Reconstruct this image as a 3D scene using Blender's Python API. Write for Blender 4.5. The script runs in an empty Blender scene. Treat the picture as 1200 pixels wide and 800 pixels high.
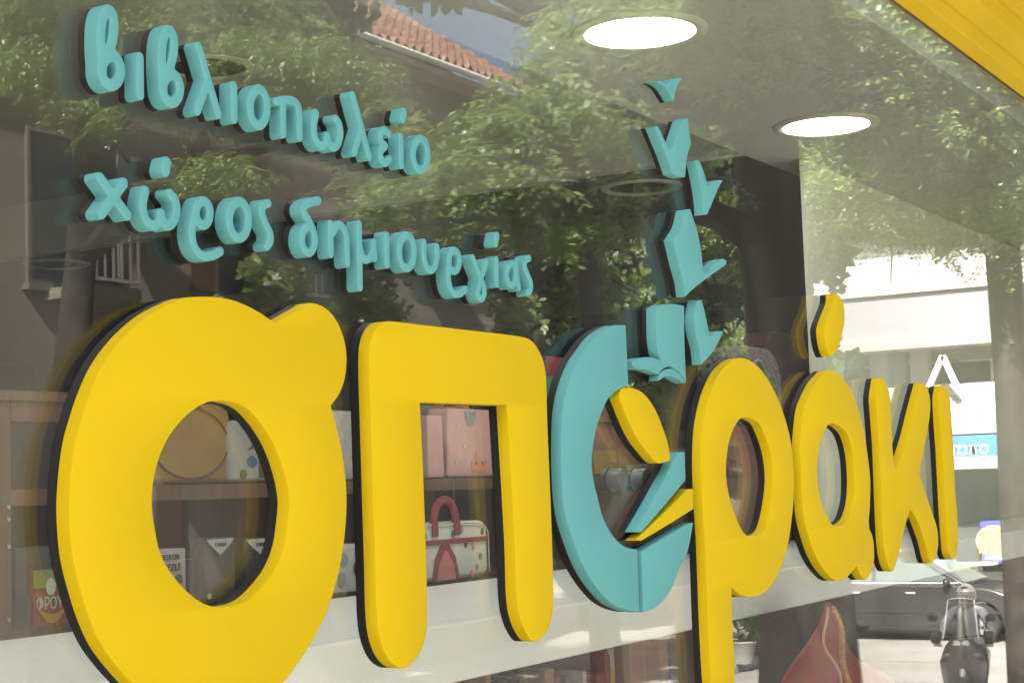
import bpy, bmesh, math, random
import numpy as np
from mathutils import Vector, Matrix
from mathutils.geometry import tessellate_polygon

S = bpy.context.scene
COL = S.collection
random.seed(7)
RNG = np.random.default_rng(11)

# ------------------------------------------------------------------ camera
# The photographer stands 1.14 m from a shop window (glass plane y = 0, street at y < 0)
# and looks along it; x runs along the glass, z is up, eye height 1.6 m.
F = 1900.0                       # focal length in pixels of the 1200 px wide photograph
VX, VY, ROLL = 1754.8, 528.4, 0.034
CAM = Vector((0.0, -1.14, 1.6))
_X = Vector(((VX - 600) / F, -(VY - 400) / F, -1.0)).normalized()
_U = Vector((-ROLL, 1.0, 0.0)); _U.z = (_U.x * _X.x + _U.y * _X.y) / -_X.z; _U.normalize()
_Y = _U.cross(_X)
M3 = Matrix((_X, _Y, _U))
cd = bpy.data.cameras.new('camera'); cam = bpy.data.objects.new('camera', cd); COL.objects.link(cam)
cam.matrix_world = Matrix.Translation(CAM) @ M3.to_4x4()
cd.sensor_width = 36.0; cd.lens = 36.0 * F / 1200.0; cd.clip_start = 0.05; cd.clip_end = 2000
S.camera = cam

# ------------------------------------------------------------------ light
SUN_EL, SUN_AZ = math.radians(46), math.radians(16)      # sun stands up the street, just behind the shop front
SUN_DIR = Vector((-math.cos(SUN_EL) * math.cos(SUN_AZ), math.cos(SUN_EL) * math.sin(SUN_AZ), math.sin(SUN_EL)))
w = bpy.data.worlds.new('World'); S.world = w; w.use_nodes = True
wn = w.node_tree.nodes; wl = w.node_tree.links
sky = wn.new('ShaderNodeTexSky'); sky.sky_type = 'NISHITA'; sky.sun_disc = False
sky.sun_elevation = SUN_EL; sky.sun_rotation = math.atan2(SUN_DIR.x, SUN_DIR.y)
sky.air_density = 1.0; sky.dust_density = 7.0; sky.ozone_density = 1.0
wl.new(sky.outputs[0], wn['Background'].inputs[0]); wn['Background'].inputs[1].default_value = 0.075
sd = bpy.data.lights.new('sun', 'SUN'); sd.energy = 5.0; sd.angle = math.radians(0.53); sd.color = (1.0, 0.95, 0.87)
sun = bpy.data.objects.new('sun', sd); COL.objects.link(sun)
sun.rotation_euler = SUN_DIR.to_track_quat('Z', 'Y').to_euler()
vs = S.view_settings
vs.view_transform = 'Standard'; vs.look = 'None'; vs.gamma = 1.0; vs.use_curve_mapping = False
vs.exposure = 2.95
S.render.engine = 'CYCLES'
cy = S.cycles
cy.use_denoising = True
cy.use_adaptive_sampling = False
try: cy.denoiser = 'OPENIMAGEDENOISE'
except Exception: pass
cy.max_bounces = 10; cy.diffuse_bounces = 5; cy.glossy_bounces = 5; cy.transparent_max_bounces = 24
cy.sample_clamp_indirect = 3.0
cy.caustics_reflective = False; cy.caustics_refractive = False

# ------------------------------------------------------------------ placing helpers
def ray(px, py):
    return M3 @ Vector(((px - 600) / F, -(py - 400) / F, -1.0))
def G(px, py, y=0.0):                      # point seen at (px,py) on the plane y = const
    d = ray(px, py); return CAM + d * ((y - CAM.y) / d.y)
def H(px, py, z):                          # ... on the level z = const
    d = ray(px, py); return CAM + d * ((z - CAM.z) / d.z)
def refl(p): return Vector((p.x, -p.y, p.z))
def R(px, py, dist):                       # real point that the glass mirrors to (px,py), at a ground distance
    d = ray(px, py); return refl(CAM + d * (dist / math.hypot(d.x, d.y)))
def RX(px, py, x):
    d = ray(px, py); return refl(CAM + d * ((x - CAM.x) / d.x))
def RY(px, py, y):
    d = ray(px, py); return refl(CAM + d * ((-y - CAM.y) / d.y))
def ground_z(x):
    t = min(max((x - 2.0) / 15.0, 0.0), 1.0)
    return -1.25 * (t * t * (3 - 2 * t))

# ------------------------------------------------------------------ materials
MATS = {}
def mat(name, col=None, rough=0.6, var=0.0, scale=8.0, bump=0.0, bscale=60.0, spec=0.5, metal=0.0, emit=0.0, detail=4.0, trans=0.0, col2=None, coat=0.0):
    if name in MATS: return MATS[name]
    m = bpy.data.materials.new(name); m.use_nodes = True
    n = m.node_tree.nodes; l = m.node_tree.links; b = n['Principled BSDF']
    c = (*col, 1.0)
    b.inputs['Base Color'].default_value = c; b.inputs['Roughness'].default_value = rough
    b.inputs['Metallic'].default_value = metal
    b.inputs['Specular IOR Level'].default_value = spec
    b.inputs['Coat Weight'].default_value = coat
    tc = n.new('ShaderNodeTexCoord')
    if var > 0 or col2:
        ns = n.new('ShaderNodeTexNoise'); ns.inputs['Scale'].default_value = scale; ns.inputs['Detail'].default_value = detail
        l.new(tc.outputs['Object'], ns.inputs['Vector'])
        rp = n.new('ShaderNodeValToRGB')
        c2 = col2 or tuple(min(1, x * (1 + var)) for x in col)
        c1 = col if col2 else tuple(x * (1 - var) for x in col)
        rp.color_ramp.elements[0].color = (*c1, 1); rp.color_ramp.elements[1].color = (*c2, 1)
        rp.color_ramp.elements[0].position = 0.32; rp.color_ramp.elements[1].position = 0.68
        l.new(ns.outputs[0], rp.inputs[0]); l.new(rp.outputs[0], b.inputs['Base Color'])
    if bump > 0:
        nb = n.new('ShaderNodeTexNoise'); nb.inputs['Scale'].default_value = bscale; nb.inputs['Detail'].default_value = 6
        l.new(tc.outputs['Object'], nb.inputs['Vector'])
        bp = n.new('ShaderNodeBump'); bp.inputs['Strength'].default_value = bump; bp.inputs['Distance'].default_value = 0.01
        l.new(nb.outputs[0], bp.inputs['Height']); l.new(bp.outputs[0], b.inputs['Normal'])
    if emit > 0:
        b.inputs['Emission Color'].default_value = c; b.inputs['Emission Strength'].default_value = emit
    MATS[name] = m
    return m

def wood_mat(name, c1, c2, scale=3.0, rough=0.5):
    if name in MATS: return MATS[name]
    m = bpy.data.materials.new(name); m.use_nodes = True
    n = m.node_tree.nodes; l = m.node_tree.links; b = n['Principled BSDF']
    tc = n.new('ShaderNodeTexCoord'); mp = n.new('ShaderNodeMapping')
    mp.inputs['Scale'].default_value = (6, 6, 0.7)
    l.new(tc.outputs['Object'], mp.inputs[0])
    ns = n.new('ShaderNodeTexNoise'); ns.inputs['Scale'].default_value = scale; ns.inputs['Detail'].default_value = 6; ns.inputs['Distortion'].default_value = 1.2
    l.new(mp.outputs[0], ns.inputs['Vector'])
    rp = n.new('ShaderNodeValToRGB')
    rp.color_ramp.elements[0].color = (*c1, 1); rp.color_ramp.elements[1].color = (*c2, 1)
    rp.color_ramp.elements[0].position = 0.35; rp.color_ramp.elements[1].position = 0.65
    l.new(ns.outputs[0], rp.inputs[0]); l.new(rp.outputs[0], b.inputs['Base Color']); b.inputs['Roughness'].default_value = rough
    MATS[name] = m; return m

def leaf_mat(name, c1, c2, rough=0.45, tr=0.35):
    m = bpy.data.materials.new(name); m.use_nodes = True
    n = m.node_tree.nodes; l = m.node_tree.links; b = n['Principled BSDF']; out = n['Material Output']
    ge = n.new('ShaderNodeNewGeometry')
    rp = n.new('ShaderNodeValToRGB'); rp.color_ramp.elements[0].color = (*c1, 1); rp.color_ramp.elements[1].color = (*c2, 1)
    l.new(ge.outputs['Random Per Island'], rp.inputs[0]); l.new(rp.outputs[0], b.inputs['Base Color'])
    b.inputs['Roughness'].default_value = rough
    t = n.new('ShaderNodeBsdfTranslucent'); 
    mx = n.new('ShaderNodeMixShader'); mx.inputs[0].default_value = tr
    hs = n.new('ShaderNodeHueSaturation'); hs.inputs['Value'].default_value = 1.5; hs.inputs['Saturation'].default_value = 1.15
    l.new(rp.outputs[0], hs.inputs['Color']); l.new(hs.outputs[0], t.inputs[0])
    l.new(b.outputs[0], mx.inputs[1]); l.new(t.outputs[0], mx.inputs[2]); l.new(mx.outputs[0], out.inputs[0])
    MATS[name] = m; return m

def glass_mat(name, r0=0.070, tint=(0.925, 0.935, 0.92), film=0.0):
    # clear sheet: every surface reflects by Schlick's law and passes the rest
    m = bpy.data.materials.new(name); m.use_nodes = True
    n = m.node_tree.nodes; l = m.node_tree.links; n.remove(n['Principled BSDF']); out = n['Material Output']
    ge = n.new('ShaderNodeNewGeometry')
    dt = n.new('ShaderNodeVectorMath'); dt.operation = 'DOT_PRODUCT'
    l.new(ge.outputs['Incoming'], dt.inputs[0]); l.new(ge.outputs['Normal'], dt.inputs[1])
    ab = n.new('ShaderNodeMath'); ab.operation = 'ABSOLUTE'; l.new(dt.outputs['Value'], ab.inputs[0])
    om = n.new('ShaderNodeMath'); om.operation = 'SUBTRACT'; om.inputs[0].default_value = 1.0; l.new(ab.outputs[0], om.inputs[1])
    pw = n.new('ShaderNodeMath'); pw.operation = 'POWER'; l.new(om.outputs[0], pw.inputs[0]); pw.inputs[1].default_value = 5.0
    ma = n.new('ShaderNodeMath'); ma.operation = 'MULTIPLY_ADD'; l.new(pw.outputs[0], ma.inputs[0]); ma.inputs[1].default_value = 1 - r0; ma.inputs[2].default_value = r0
    tr = n.new('ShaderNodeBsdfTransparent'); tr.inputs[0].default_value = (*tint, 1)
    gl = n.new('ShaderNodeBsdfGlossy'); gl.inputs['Roughness'].default_value = 0.0
    mx = n.new('ShaderNodeMixShader'); l.new(ma.outputs[0], mx.inputs[0]); l.new(tr.outputs[0], mx.inputs[1]); l.new(gl.outputs[0], mx.inputs[2])
    last = mx
    if film > 0:                           # thin uneven film of dust and wiping marks
        tc = n.new('ShaderNodeTexCoord'); mp = n.new('ShaderNodeMapping'); mp.inputs['Scale'].default_value = (2.2, 1.0, 0.9); mp.inputs['Rotation'].default_value = (0, 0.5, 0)
        ns = n.new('ShaderNodeTexNoise'); ns.inputs['Scale'].default_value = 2.0; ns.inputs['Detail'].default_value = 7; ns.inputs['Distortion'].default_value = 0.8
        l.new(tc.outputs['Object'], mp.inputs[0]); l.new(mp.outputs[0], ns.inputs['Vector'])
        mr = n.new('ShaderNodeMapRange'); mr.inputs['From Min'].default_value = 0.3; mr.inputs['From Max'].default_value = 0.75
        mr.inputs['To Min'].default_value = film * .3; mr.inputs['To Max'].default_value = film * 2.1; l.new(ns.outputs[0], mr.inputs['Value'])
        df = n.new('ShaderNodeBsdfDiffuse'); df.inputs[0].default_value = (.72, .74, .71, 1)
        m2 = n.new('ShaderNodeMixShader'); l.new(mr.outputs[0], m2.inputs[0]); l.new(mx.outputs[0], m2.inputs[1]); l.new(df.outputs[0], m2.inputs[2]); last = m2
    l.new(last.outputs[0], out.inputs[0])
    MATS[name] = m; return m

# ------------------------------------------------------------------ mesh helpers
LOCAL = [False]                            # True while a thing is built about its own origin
def wm(o):
    return o.matrix_basis.copy() if o.parent is None else wm(o.parent) @ o.matrix_parent_inverse @ o.matrix_basis
def link(o, parent=None):
    COL.objects.link(o)
    if parent is not None:
        o.parent = parent
        if not LOCAL[0]: o.matrix_parent_inverse = wm(parent).inverted()
    return o
def mesh(name, v, f, m, parent=None, smooth=False):
    me = bpy.data.meshes.new(name); me.from_pydata([tuple(p) for p in v], [], f); me.update()
    if m is not None: me.materials.append(m)
    if smooth: me.polygons.foreach_set('use_smooth', [True] * len(me.polygons))
    o = bpy.data.objects.new(name, me); return link(o, parent)
def big_mesh(name, v, quads, m, parent=None):
    v = np.asarray(v, np.float32); q = np.asarray(quads, np.int32); k = q.shape[1]
    me = bpy.data.meshes.new(name); me.vertices.add(len(v)); me.vertices.foreach_set('co', v.ravel())
    me.loops.add(q.size); me.loops.foreach_set('vertex_index', q.ravel())
    me.polygons.add(len(q)); me.polygons.foreach_set('loop_start', np.arange(0, q.size, k, dtype=np.int32))
    me.update(calc_edges=True); me.validate()
    me.materials.append(m)
    o = bpy.data.objects.new(name, me); return link(o, parent)
def empty(name, loc=(0, 0, 0), label=None, cat=None, group=None, rz=0.0):
    o = bpy.data.objects.new(name, None); o.empty_display_size = 0.1
    o.location = loc; o.rotation_euler = (0, 0, rz); link(o)
    if label: tag(o, label, cat, group)
    return o
def tag(o, label=None, cat=None, group=None, kind=None):
    if label: o['label'] = label
    if cat: o['category'] = cat
    if group: o['group'] = group
    if kind: o['kind'] = kind
    return o
class MB:
    def __init__(s): s.v = []; s.f = []
    def add(s, v, f):
        b = len(s.v); s.v += [tuple(p) for p in v]; s.f += [tuple(i + b for i in q) for q in f]; return s
    def box(s, x0, x1, y0, y1, z0, z1):
        v = [(x, y, z) for z in (z0, z1) for y in (y0, y1) for x in (x0, x1)]
        return s.add(v, [(0, 2, 3, 1), (4, 5, 7, 6), (0, 1, 5, 4), (2, 6, 7, 3), (0, 4, 6, 2), (1, 3, 7, 5)])
    def bar(s, p, q, w, h=None, up=(0, 0, 1)):
        p = Vector(p); q = Vector(q); h = h or w; d = (q - p).normalized(); u = Vector(up)
        if abs(d.dot(u)) > 0.95: u = Vector((1, 0, 0))
        a = d.cross(u).normalized() * (w / 2); b = a.cross(d).normalized() * (h / 2)
        v = [p - a - b, p + a - b, p + a + b, p - a + b, q - a - b, q + a - b, q + a + b, q - a + b]
        return s.add(v, [(3, 2, 1, 0), (4, 5, 6, 7), (0, 1, 5, 4), (1, 2, 6, 5), (2, 3, 7, 6), (3, 0, 4, 7)])
    def tube(s, pts, rad, n=8, cap=True):
        pts = [Vector(p) for p in pts]; k = len(pts)
        rad = rad if isinstance(rad, (list, tuple)) else [rad] * k
        b = len(s.v); a = None
        for i, p in enumerate(pts):
            d = (pts[min(i + 1, k - 1)] - pts[max(i - 1, 0)]).normalized()
            if a is None:
                a = d.cross(Vector((0, 0, 1)) if abs(d.z) < 0.9 else Vector((1, 0, 0))).normalized()
            a = (a - d * a.dot(d)).normalized(); c = d.cross(a)
            for j in range(n):
                t = 2 * math.pi * j / n; s.v.append(tuple(p + (a * math.cos(t) + c * math.sin(t)) * rad[i]))
        for i in range(k - 1):
            for j in range(n):
                s.f.append((b + i * n + j, b + i * n + (j + 1) % n, b + (i + 1) * n + (j + 1) % n, b + (i + 1) * n + j))
        if cap:
            s.f.append(tuple(b + j for j in reversed(range(n)))); s.f.append(tuple(b + (k - 1) * n + j for j in range(n)))
        return s
    def lathe(s, prof, c=(0, 0, 0), n=24, axis='z', sx=1.0, sy=1.0):
        b = len(s.v); c = Vector(c)
        for r, h in prof:
            for j in range(n):
                t = 2 * math.pi * j / n; x, y = r * math.cos(t) * sx, r * math.sin(t) * sy
                p = {'z': (x, y, h), 'y': (x, h, y), 'x': (h, x, y)}[axis]
                s.v.append(tuple(c + Vector(p)))
        for i in range(len(prof) - 1):
            for j in range(n):
                s.f.append((b + i * n + j, b + i * n + (j + 1) % n, b + (i + 1) * n + (j + 1) % n, b + (i + 1) * n + j))
        return s
    def sphere(s, c, rx, ry, rz, n=20, m=12):
        prof = [(max(1e-4, math.sin(math.pi * i / m)), -math.cos(math.pi * i / m)) for i in range(m + 1)]
        b = len(s.v)
        s.lathe(prof, (0, 0, 0), n)
        for i in range(b, len(s.v)):
            x, y, z = s.v[i]; s.v[i] = (c[0] + x * rx, c[1] + y * ry, c[2] + z * rz)
        return s
    def extrude(s, poly, a, b, axis='y'):
        # closed outline in the two other axes, between a and b on the axis
        n = len(poly); o = len(s.v)
        def P(u, v, w_): return {'y': (u, w_, v), 'x': (w_, u, v), 'z': (u, v, w_)}[axis]
        s.v += [P(u, v, a) for u, v in poly] + [P(u, v, b) for u, v in poly]
        s.f += [tuple(o + i for i in range(n)), tuple(o + n + i for i in reversed(range(n)))]
        s.f += [(o + i, o + n + i, o + n + (i + 1) % n, o + (i + 1) % n) for i in range(n)]
        return s
    def obj(s, name, m, parent=None, smooth=False, bevel=0.0, seg=2):
        o = mesh(name, s.v, s.f, m, parent, False)
        me = o.data
        bm = bmesh.new(); bm.from_mesh(me); bmesh.ops.recalc_face_normals(bm, faces=bm.faces); bm.to_mesh(me); bm.free()
        if smooth:
            me.polygons.foreach_set('use_smooth', [True] * len(me.polygons)); me.set_sharp_from_angle(angle=math.radians(38))
        if bevel > 0:
            md = o.modifiers.new('bevel', 'BEVEL'); md.width = bevel; md.segments = seg; md.limit_method = 'ANGLE'; md.angle_limit = math.radians(35)
        return o
def box(name, m, parent, x0, x1, y0, y1, z0, z1, bevel=0.0):
    return MB().box(x0, x1, y0, y1, z0, z1).obj(name, m, parent, bevel=bevel)

# ================================================================== the sign on the glass
FACE, MID, BACK = -0.030, -0.013, -0.0006        # front of the foam, joint of colour and black foam, glass side
m_yel = mat('yellow_foam', (0.425, 0.302, 0.002), rough=0.8, var=0.015, scale=5, bump=0.03, bscale=300, spec=0.12)
m_teal = mat('teal_foam', (0.082, 0.252, 0.250), rough=0.8, var=0.015, scale=5, bump=0.03, bscale=300, spec=0.12)
m_blk = mat('black_foam', (0.008, 0.0075, 0.007), rough=0.7, bump=0.08, bscale=300, spec=0.25)

def smooth_loop(pts, step=0.006):
    # closed Catmull-Rom through (x, z, corner) points
    n = len(pts); out = []
    P = [np.array(p[:2]) for p in pts]
    for i in range(n):
        p1, p2 = P[i], P[(i + 1) % n]; c1, c2 = pts[i][2], pts[(i + 1) % n][2]
        p0 = p1 if c1 else P[i - 1]; p3 = p2 if c2 else P[(i + 2) % n]
        L = np.linalg.norm(p2 - p1); k = max(1, int(math.ceil(L / step)))
        d01 = max(np.linalg.norm(p1 - p0), 1e-6) ** .5; d12 = max(L, 1e-6) ** .5; d23 = max(np.linalg.norm(p3 - p2), 1e-6) ** .5
        m1 = (p2 - p1) if c1 else ((p1 - p0) / d01 - (p2 - p0) / (d01 + d12) + (p2 - p1) / d12) * d12
        m2 = (p2 - p1) if c2 else ((p2 - p1) / d12 - (p3 - p1) / (d12 + d23) + (p3 - p2) / d23) * d12
        for j in range(k):
            t = j / k; t2, t3 = t * t, t * t * t
            out.append((2 * t3 - 3 * t2 + 1) * p1 + (t3 - 2 * t2 + t) * m1 + (-2 * t3 + 3 * t2) * p2 + (t3 - t2) * m2)
    return [tuple(p) for p in out]
def parse(s, fy=None, my=None):
    out = []
    for tok in s.split():
        fl = ''.join(ch for ch in tok if ch.isalpha()); xy = tok.rstrip('abcdefghijklmnopqrstuvwxyz').split(',')
        p = G(float(xy[0]), float(xy[1]), (MID if my is None else my) if 'b' in fl else (FACE if fy is None else fy))
        out.append((p.x, p.z, 'c' in fl))
    return smooth_loop(out)

def stroke_loops(strokes, r, step=0.0009):
    segs = []
    for st in strokes:
        for a, b in zip(st[:-1], st[1:]): segs.append((a, b))
    A = np.array([s[0] for s in segs]); B = np.array([s[1] for s in segs])
    lo = np.minimum(A.min(0), B.min(0)) - r * 1.6; hi = np.maximum(A.max(0), B.max(0)) + r * 1.6
    nx, nz = [int(math.ceil(q / step)) + 1 for q in (hi - lo)]
    X, Zz = np.meshgrid(lo[0] + np.arange(nx) * step, lo[1] + np.arange(nz) * step, indexing='ij')
    acc = np.full_like(X, 1e3)
    for a, b in zip(A, B):
        ab = b - a; t = np.clip(((X - a[0]) * ab[0] + (Zz - a[1]) * ab[1]) / max(ab @ ab, 1e-12), 0, 1)
        d = np.hypot(X - a[0] - t * ab[0], Zz - a[1] - t * ab[1]) 
        acc = np.minimum(acc, d - r)
    V = acc; nxt = {}
    def pt(e):
        (i, j, ax) = e; k, l2 = (i + 1, j) if ax == 0 else (i, j + 1)
        t = V[i, j] / (V[i, j] - V[k, l2]); return (lo[0] + (i + (t if ax == 0 else 0)) * step, lo[1] + (j + (t if ax else 0)) * step)
    ins = V < 0
    cells = np.argwhere((ins[:-1, :-1].astype(int) + ins[1:, :-1] + ins[:-1, 1:] + ins[1:, 1:]) % 4 != 0)
    for i, j in cells:
        a, b, c, d = ins[i, j], ins[i + 1, j], ins[i + 1, j + 1], ins[i, j + 1]
        eB, eR, eT, eL = (i, j, 0), (i + 1, j, 1), (i, j + 1, 0), (i, j, 1)
        code = a * 1 + b * 2 + c * 4 + d * 8
        tab = {1: [(eB, eL)], 2: [(eR, eB)], 3: [(eR, eL)], 4: [(eT, eR)], 5: [(eB, eL), (eT, eR)], 6: [(eT, eB)], 7: [(eT, eL)],
               8: [(eL, eT)], 9: [(eB, eT)], 10: [(eR, eB), (eL, eT)], 11: [(eR, eT)], 12: [(eL, eR)], 13: [(eB, eR)], 14: [(eL, eB)]}
        for s_, e_ in tab[int(code)]: nxt[s_] = e_
    loops = []
    while nxt:
        s0 = next(iter(nxt)); cur = s0; L = []
        while cur in nxt:
            L.append(pt(cur)); cur = nxt.pop(cur)
        if len(L) > 12: loops.append(L)
    res = []
    for L in loops:
        Q = np.array(L)
        for _ in range(2): Q = (np.roll(Q, 1, 0) + 2 * Q + np.roll(Q, -1, 0)) / 4
        res.append([tuple(p) for p in Q[::3]])
    def area(L): Q = np.array(L); return abs(np.sum(Q[:, 0] * np.roll(Q[:, 1], -1) - np.roll(Q[:, 0], -1) * Q[:, 1])) / 2
    res.sort(key=area, reverse=True)
    return res

def inset(L, w_):
    # move a closed outline along its 2D normals (w_ > 0: towards the left of its direction)
    Q = np.array(L); d1 = Q - np.roll(Q, 1, 0); d2 = np.roll(Q, -1, 0) - Q
    n1 = np.stack([-d1[:, 1], d1[:, 0]], 1); n2 = np.stack([-d2[:, 1], d2[:, 0]], 1)
    n1 /= np.maximum(np.linalg.norm(n1, axis=1), 1e-9)[:, None]; n2 /= np.maximum(np.linalg.norm(n2, axis=1), 1e-9)[:, None]
    nn = n1 + n2; nn /= np.maximum(np.linalg.norm(nn, axis=1), 1e-9)[:, None]
    k = 1.0 / np.clip((nn * n1).sum(1), .6, 1.0)
    return [tuple(p) for p in Q + nn * (w_ * k)[:, None]]
def slab(name, loops, y0, y1, m, parent, bevel):
    # front rim rounded in two steps, flat front, straight sides
    def area(L): Q = np.array(L); return np.sum(Q[:, 0] * np.roll(Q[:, 1], -1) - np.roll(Q[:, 0], -1) * Q[:, 1]) / 2
    LL = []
    for i, L in enumerate(loops):
        LL.append(L if (area(L) > 0) == (i == 0) else L[::-1])     # outer loop turns left, holes turn right: solid lies to the left
    rings = [(bevel, y0), (bevel * .3, y0 + bevel * .3), (0, y0 + bevel), (0, y1)] if bevel else [(0, y0), (0, y1)]
    V = []; Fc = []; cnt = sum(len(L) for L in LL)
    rl = [[inset(L, r) if r else L for L in LL] for r, _ in rings]
    for (r, y), Ls in zip(rings, rl): V += [(x, y, z) for L in Ls for x, z in L]
    tri = tessellate_polygon([[Vector((x, z, 0)) for x, z in L] for L in rl[0]]); tri2 = tessellate_polygon([[Vector((x, z, 0)) for x, z in L] for L in rl[-1]])
    Fc += [tuple(t) for t in tri]; off = (len(rings) - 1) * cnt; Fc += [tuple(i + off for i in t) for t in tri2]; nc = len(Fc)
    for k in range(len(rings) - 1):
        b = 0
        for L in LL:
            q = len(L); Fc += [(k * cnt + b + i, k * cnt + b + (i + 1) % q, (k + 1) * cnt + b + (i + 1) % q, (k + 1) * cnt + b + i) for i in range(q)]; b += q
    o = mesh(name, V, Fc, m, parent)
    bm = bmesh.new(); bm.from_mesh(o.data); bmesh.ops.recalc_face_normals(bm, faces=bm.faces); bm.to_mesh(o.data); bm.free()
    me = o.data; me.polygons.foreach_set('use_smooth', [i >= nc for i in range(len(Fc))]); me.set_sharp_from_angle(angle=math.radians(50))
    return o
def foam_letter(name, loops, m, label, cat, group, bevel=0.0012, fy=FACE, my=MID):
    xs = [p[0] for p in loops[0]]; zs = [p[1] for p in loops[0]]
    e = empty(name, ((min(xs) + max(xs)) / 2, BACK, min(zs)), label, cat, group)
    slab('foam_face', loops, fy, my, m, e, bevel)
    slab('foam_backing', loops, my + 0.0004, BACK, m_blk, e, 0)
    return e

BIG = 'big letters of the shop name on the glass'
foam_letter('sign_letter', [parse('322.5,378.5c 331,367b 345,359b 362,355 376,357.5 389,367.5 398,382 404,399 406.5,417 406,432 403,449 397,463 388,475.5c 394,497 400,523 404.5,553 406.5,580 406,607 402,645 395,680 385,712 374,737 355,769 333,799 305,825 270,843 235,848 195,842b 165,823b 140,800b 122,780b 105,757b 93,732b 85,710b 73,667b 69,645b 66,600b 67,570b 70,540b 74,515b 81,490b 90,463b 105,430b 125,402b 145,382b 165,367b 188,355.5b 215,349 235,347.5 255,348 275,352 292,359 308,368'),
    parse('247.6,470 220.6,485.4 197,514 183.5,547.8 178.4,585 181.8,618.7 190.2,652.4 210.5,682.8 230.7,701.3 250,710 271.2,704.7b 291.5,687.9b 308.3,665.9b 318.4,642.3b 323.5,612b 325.2,585b 318.4,551.2b 305,517.5b 284.7,488.8b 267.8,475.3b')],
    m_yel, 'huge yellow letter sigma with a knob, leftmost and largest of the shop name', 'letter', BIG)
foam_letter('sign_letter', [parse('458,376.2 500,381 560,387.8 600,392.6 612,394.5 620,397 627,403 633,413 637.5,425 640,440 641.7,493 647.5,640 648.6,705 647,722 642,738 634,748 625,751 602,737b 596,720b 593,700b 591,640b 594.5,474.5c 492.5,471c 496.5,560 500.6,690 500.6,735 498,750 493,763 485,775 474,782.6 450,779b 441,770b 434,755b 430,738b 428,715b 426.7,667b 421.5,493b 419.8,425b 421,404b 425,391b 431,382b 438,378b')],
    m_yel, 'big yellow letter pi on two rounded legs, between the sigma and the seed', 'letter', BIG)
foam_letter('sign_letter', [parse('733.3,380.8c 735,415 736.7,451c 728,455 720,460 712.5,468 705,484 698.7,504 695,525 693.7,545 696,563 700.5,582 705,600 711.5,616 721,630.5 732.5,640 747,643.5c 748.4,680 749.8,716c 733,716.3b 718,713b 703,705b 690,691.7b 676.7,673b 666.7,653b 660,635b 652,610b 648,585b 646,550b 645.8,520b 646.7,491.7b 648.3,476.7b 650.8,463b 655,448b 660,435b 666.7,421.7b 675,410b 683,399b 693,390b 705,383.3b 720,381')],
    m_teal, 'large turquoise crescent that forms the left of the letter omicron', 'letter', BIG)
foam_letter('sign_letter', [parse('752.4,645c 806,614 812.6,612c 806.3,645 802.5,654 796,668 788,688 777.5,703 766,712.5 754.6,717c 753.5,680')],
    m_teal, 'turquoise wedge closing the omicron at its lower right', 'letter', BIG)
foam_letter('seed_cutout', [parse('714.4,465b 719,479b 726,496b 735,514b 745,527.5b 771,541.8 784.4,540c 785.6,536 784.4,527.5 782.5,517 777.5,502.5 772.5,489 765,474 756,462.5 747.5,456.3 737.5,454 729,455')],
    m_yel, 'yellow pointed seed shape inside the turquoise omicron', 'sign ornament', 'ornaments of the sign')
foam_letter('page_cutout', [parse('744,623c 770,577 796,529.4c 802.5,529.4c 803.7,562c 779,592 752,623.3c')],
    m_teal, 'turquoise narrow page fanning out of the omicron above the yellow page', 'sign ornament', 'ornaments of the sign')
foam_letter('page_cutout', [parse('744,632.7c 776,603 807,572.5c 812.5,572.5c 813,596c 781,616 752,633.2c')],
    m_yel, 'yellow narrow page fanning out of the omicron against the rho', 'sign ornament', 'ornaments of the sign')
foam_letter('sign_letter', [parse('870,419.4 880,422.5 890,431 900,444 910,463 917.5,482 922.5,498 927,517.5 930,545 930.8,567 930,588 927.5,613 924,635 919,655 911,675 902.5,688 892.5,696 880,699 870,697 862.5,692.5 858,687c 857.7,700 859,740 860.5,765 861,790 860,812 857,830 850,842 842,845 833,842b 827,830b 823,800b 819.4,740b 815.6,640b 812,575b 811,545b 812,510b 814,493b 819,470b 825,452.5b 832.5,437.5b 842,427b 852,421b'),
    parse('869.5,489.5 861,500 855,516 852,534 851,550 852.3,568 857.5,591 864,609 871,622.5 877,627.3 884,622.5b 890,606b 894,585b 896,566b 895.6,550b 892.5,530b 886,510b 879,496b')],
    m_yel, 'big yellow letter rho with a long stem, right of the seed', 'letter', BIG)
foam_letter('sign_letter', [parse('970,434 980,436.3 987.5,443 996,455 1002.5,469 1009,490 1014,514 1017.5,537.5 1020,562.5 1019.3,599 1017.8,615.6 1022,626 1024.3,640 1024,660 1020,672.5 1014,679 1009,674 1004.4,662.5c 997.5,671 990,678 981,680 964,676b 954,665b 945,649b 937.5,627.5b 932.5,607.5b 930.6,590b 930,570b 929,550b 928,525b 929.5,501b 932.5,479b 939,462.5b 946,449b 954,440b'),
    parse('975,495.5 968.5,501 961,522.5 958,545 959,567.5 963,589 969,604 974,612.5 978,616 984,609b 988,600b 991,588b 992.5,568b 991,537.5b 987.5,520b 982.5,507.5b')],
    m_yel, 'big yellow letter alpha with an accent above it', 'letter', BIG)
foam_letter('accent_mark', [parse('977.5,345 982.5,345.3 986.5,351 989,359 990,374 987.5,389 982.5,407 977.5,415 973,417.3 959,407.5b 956.3,389b 957.5,381b 962.5,367.5b 967.5,354b')],
    m_yel, 'yellow slanted accent hovering above the big alpha', 'letter', BIG)
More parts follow.
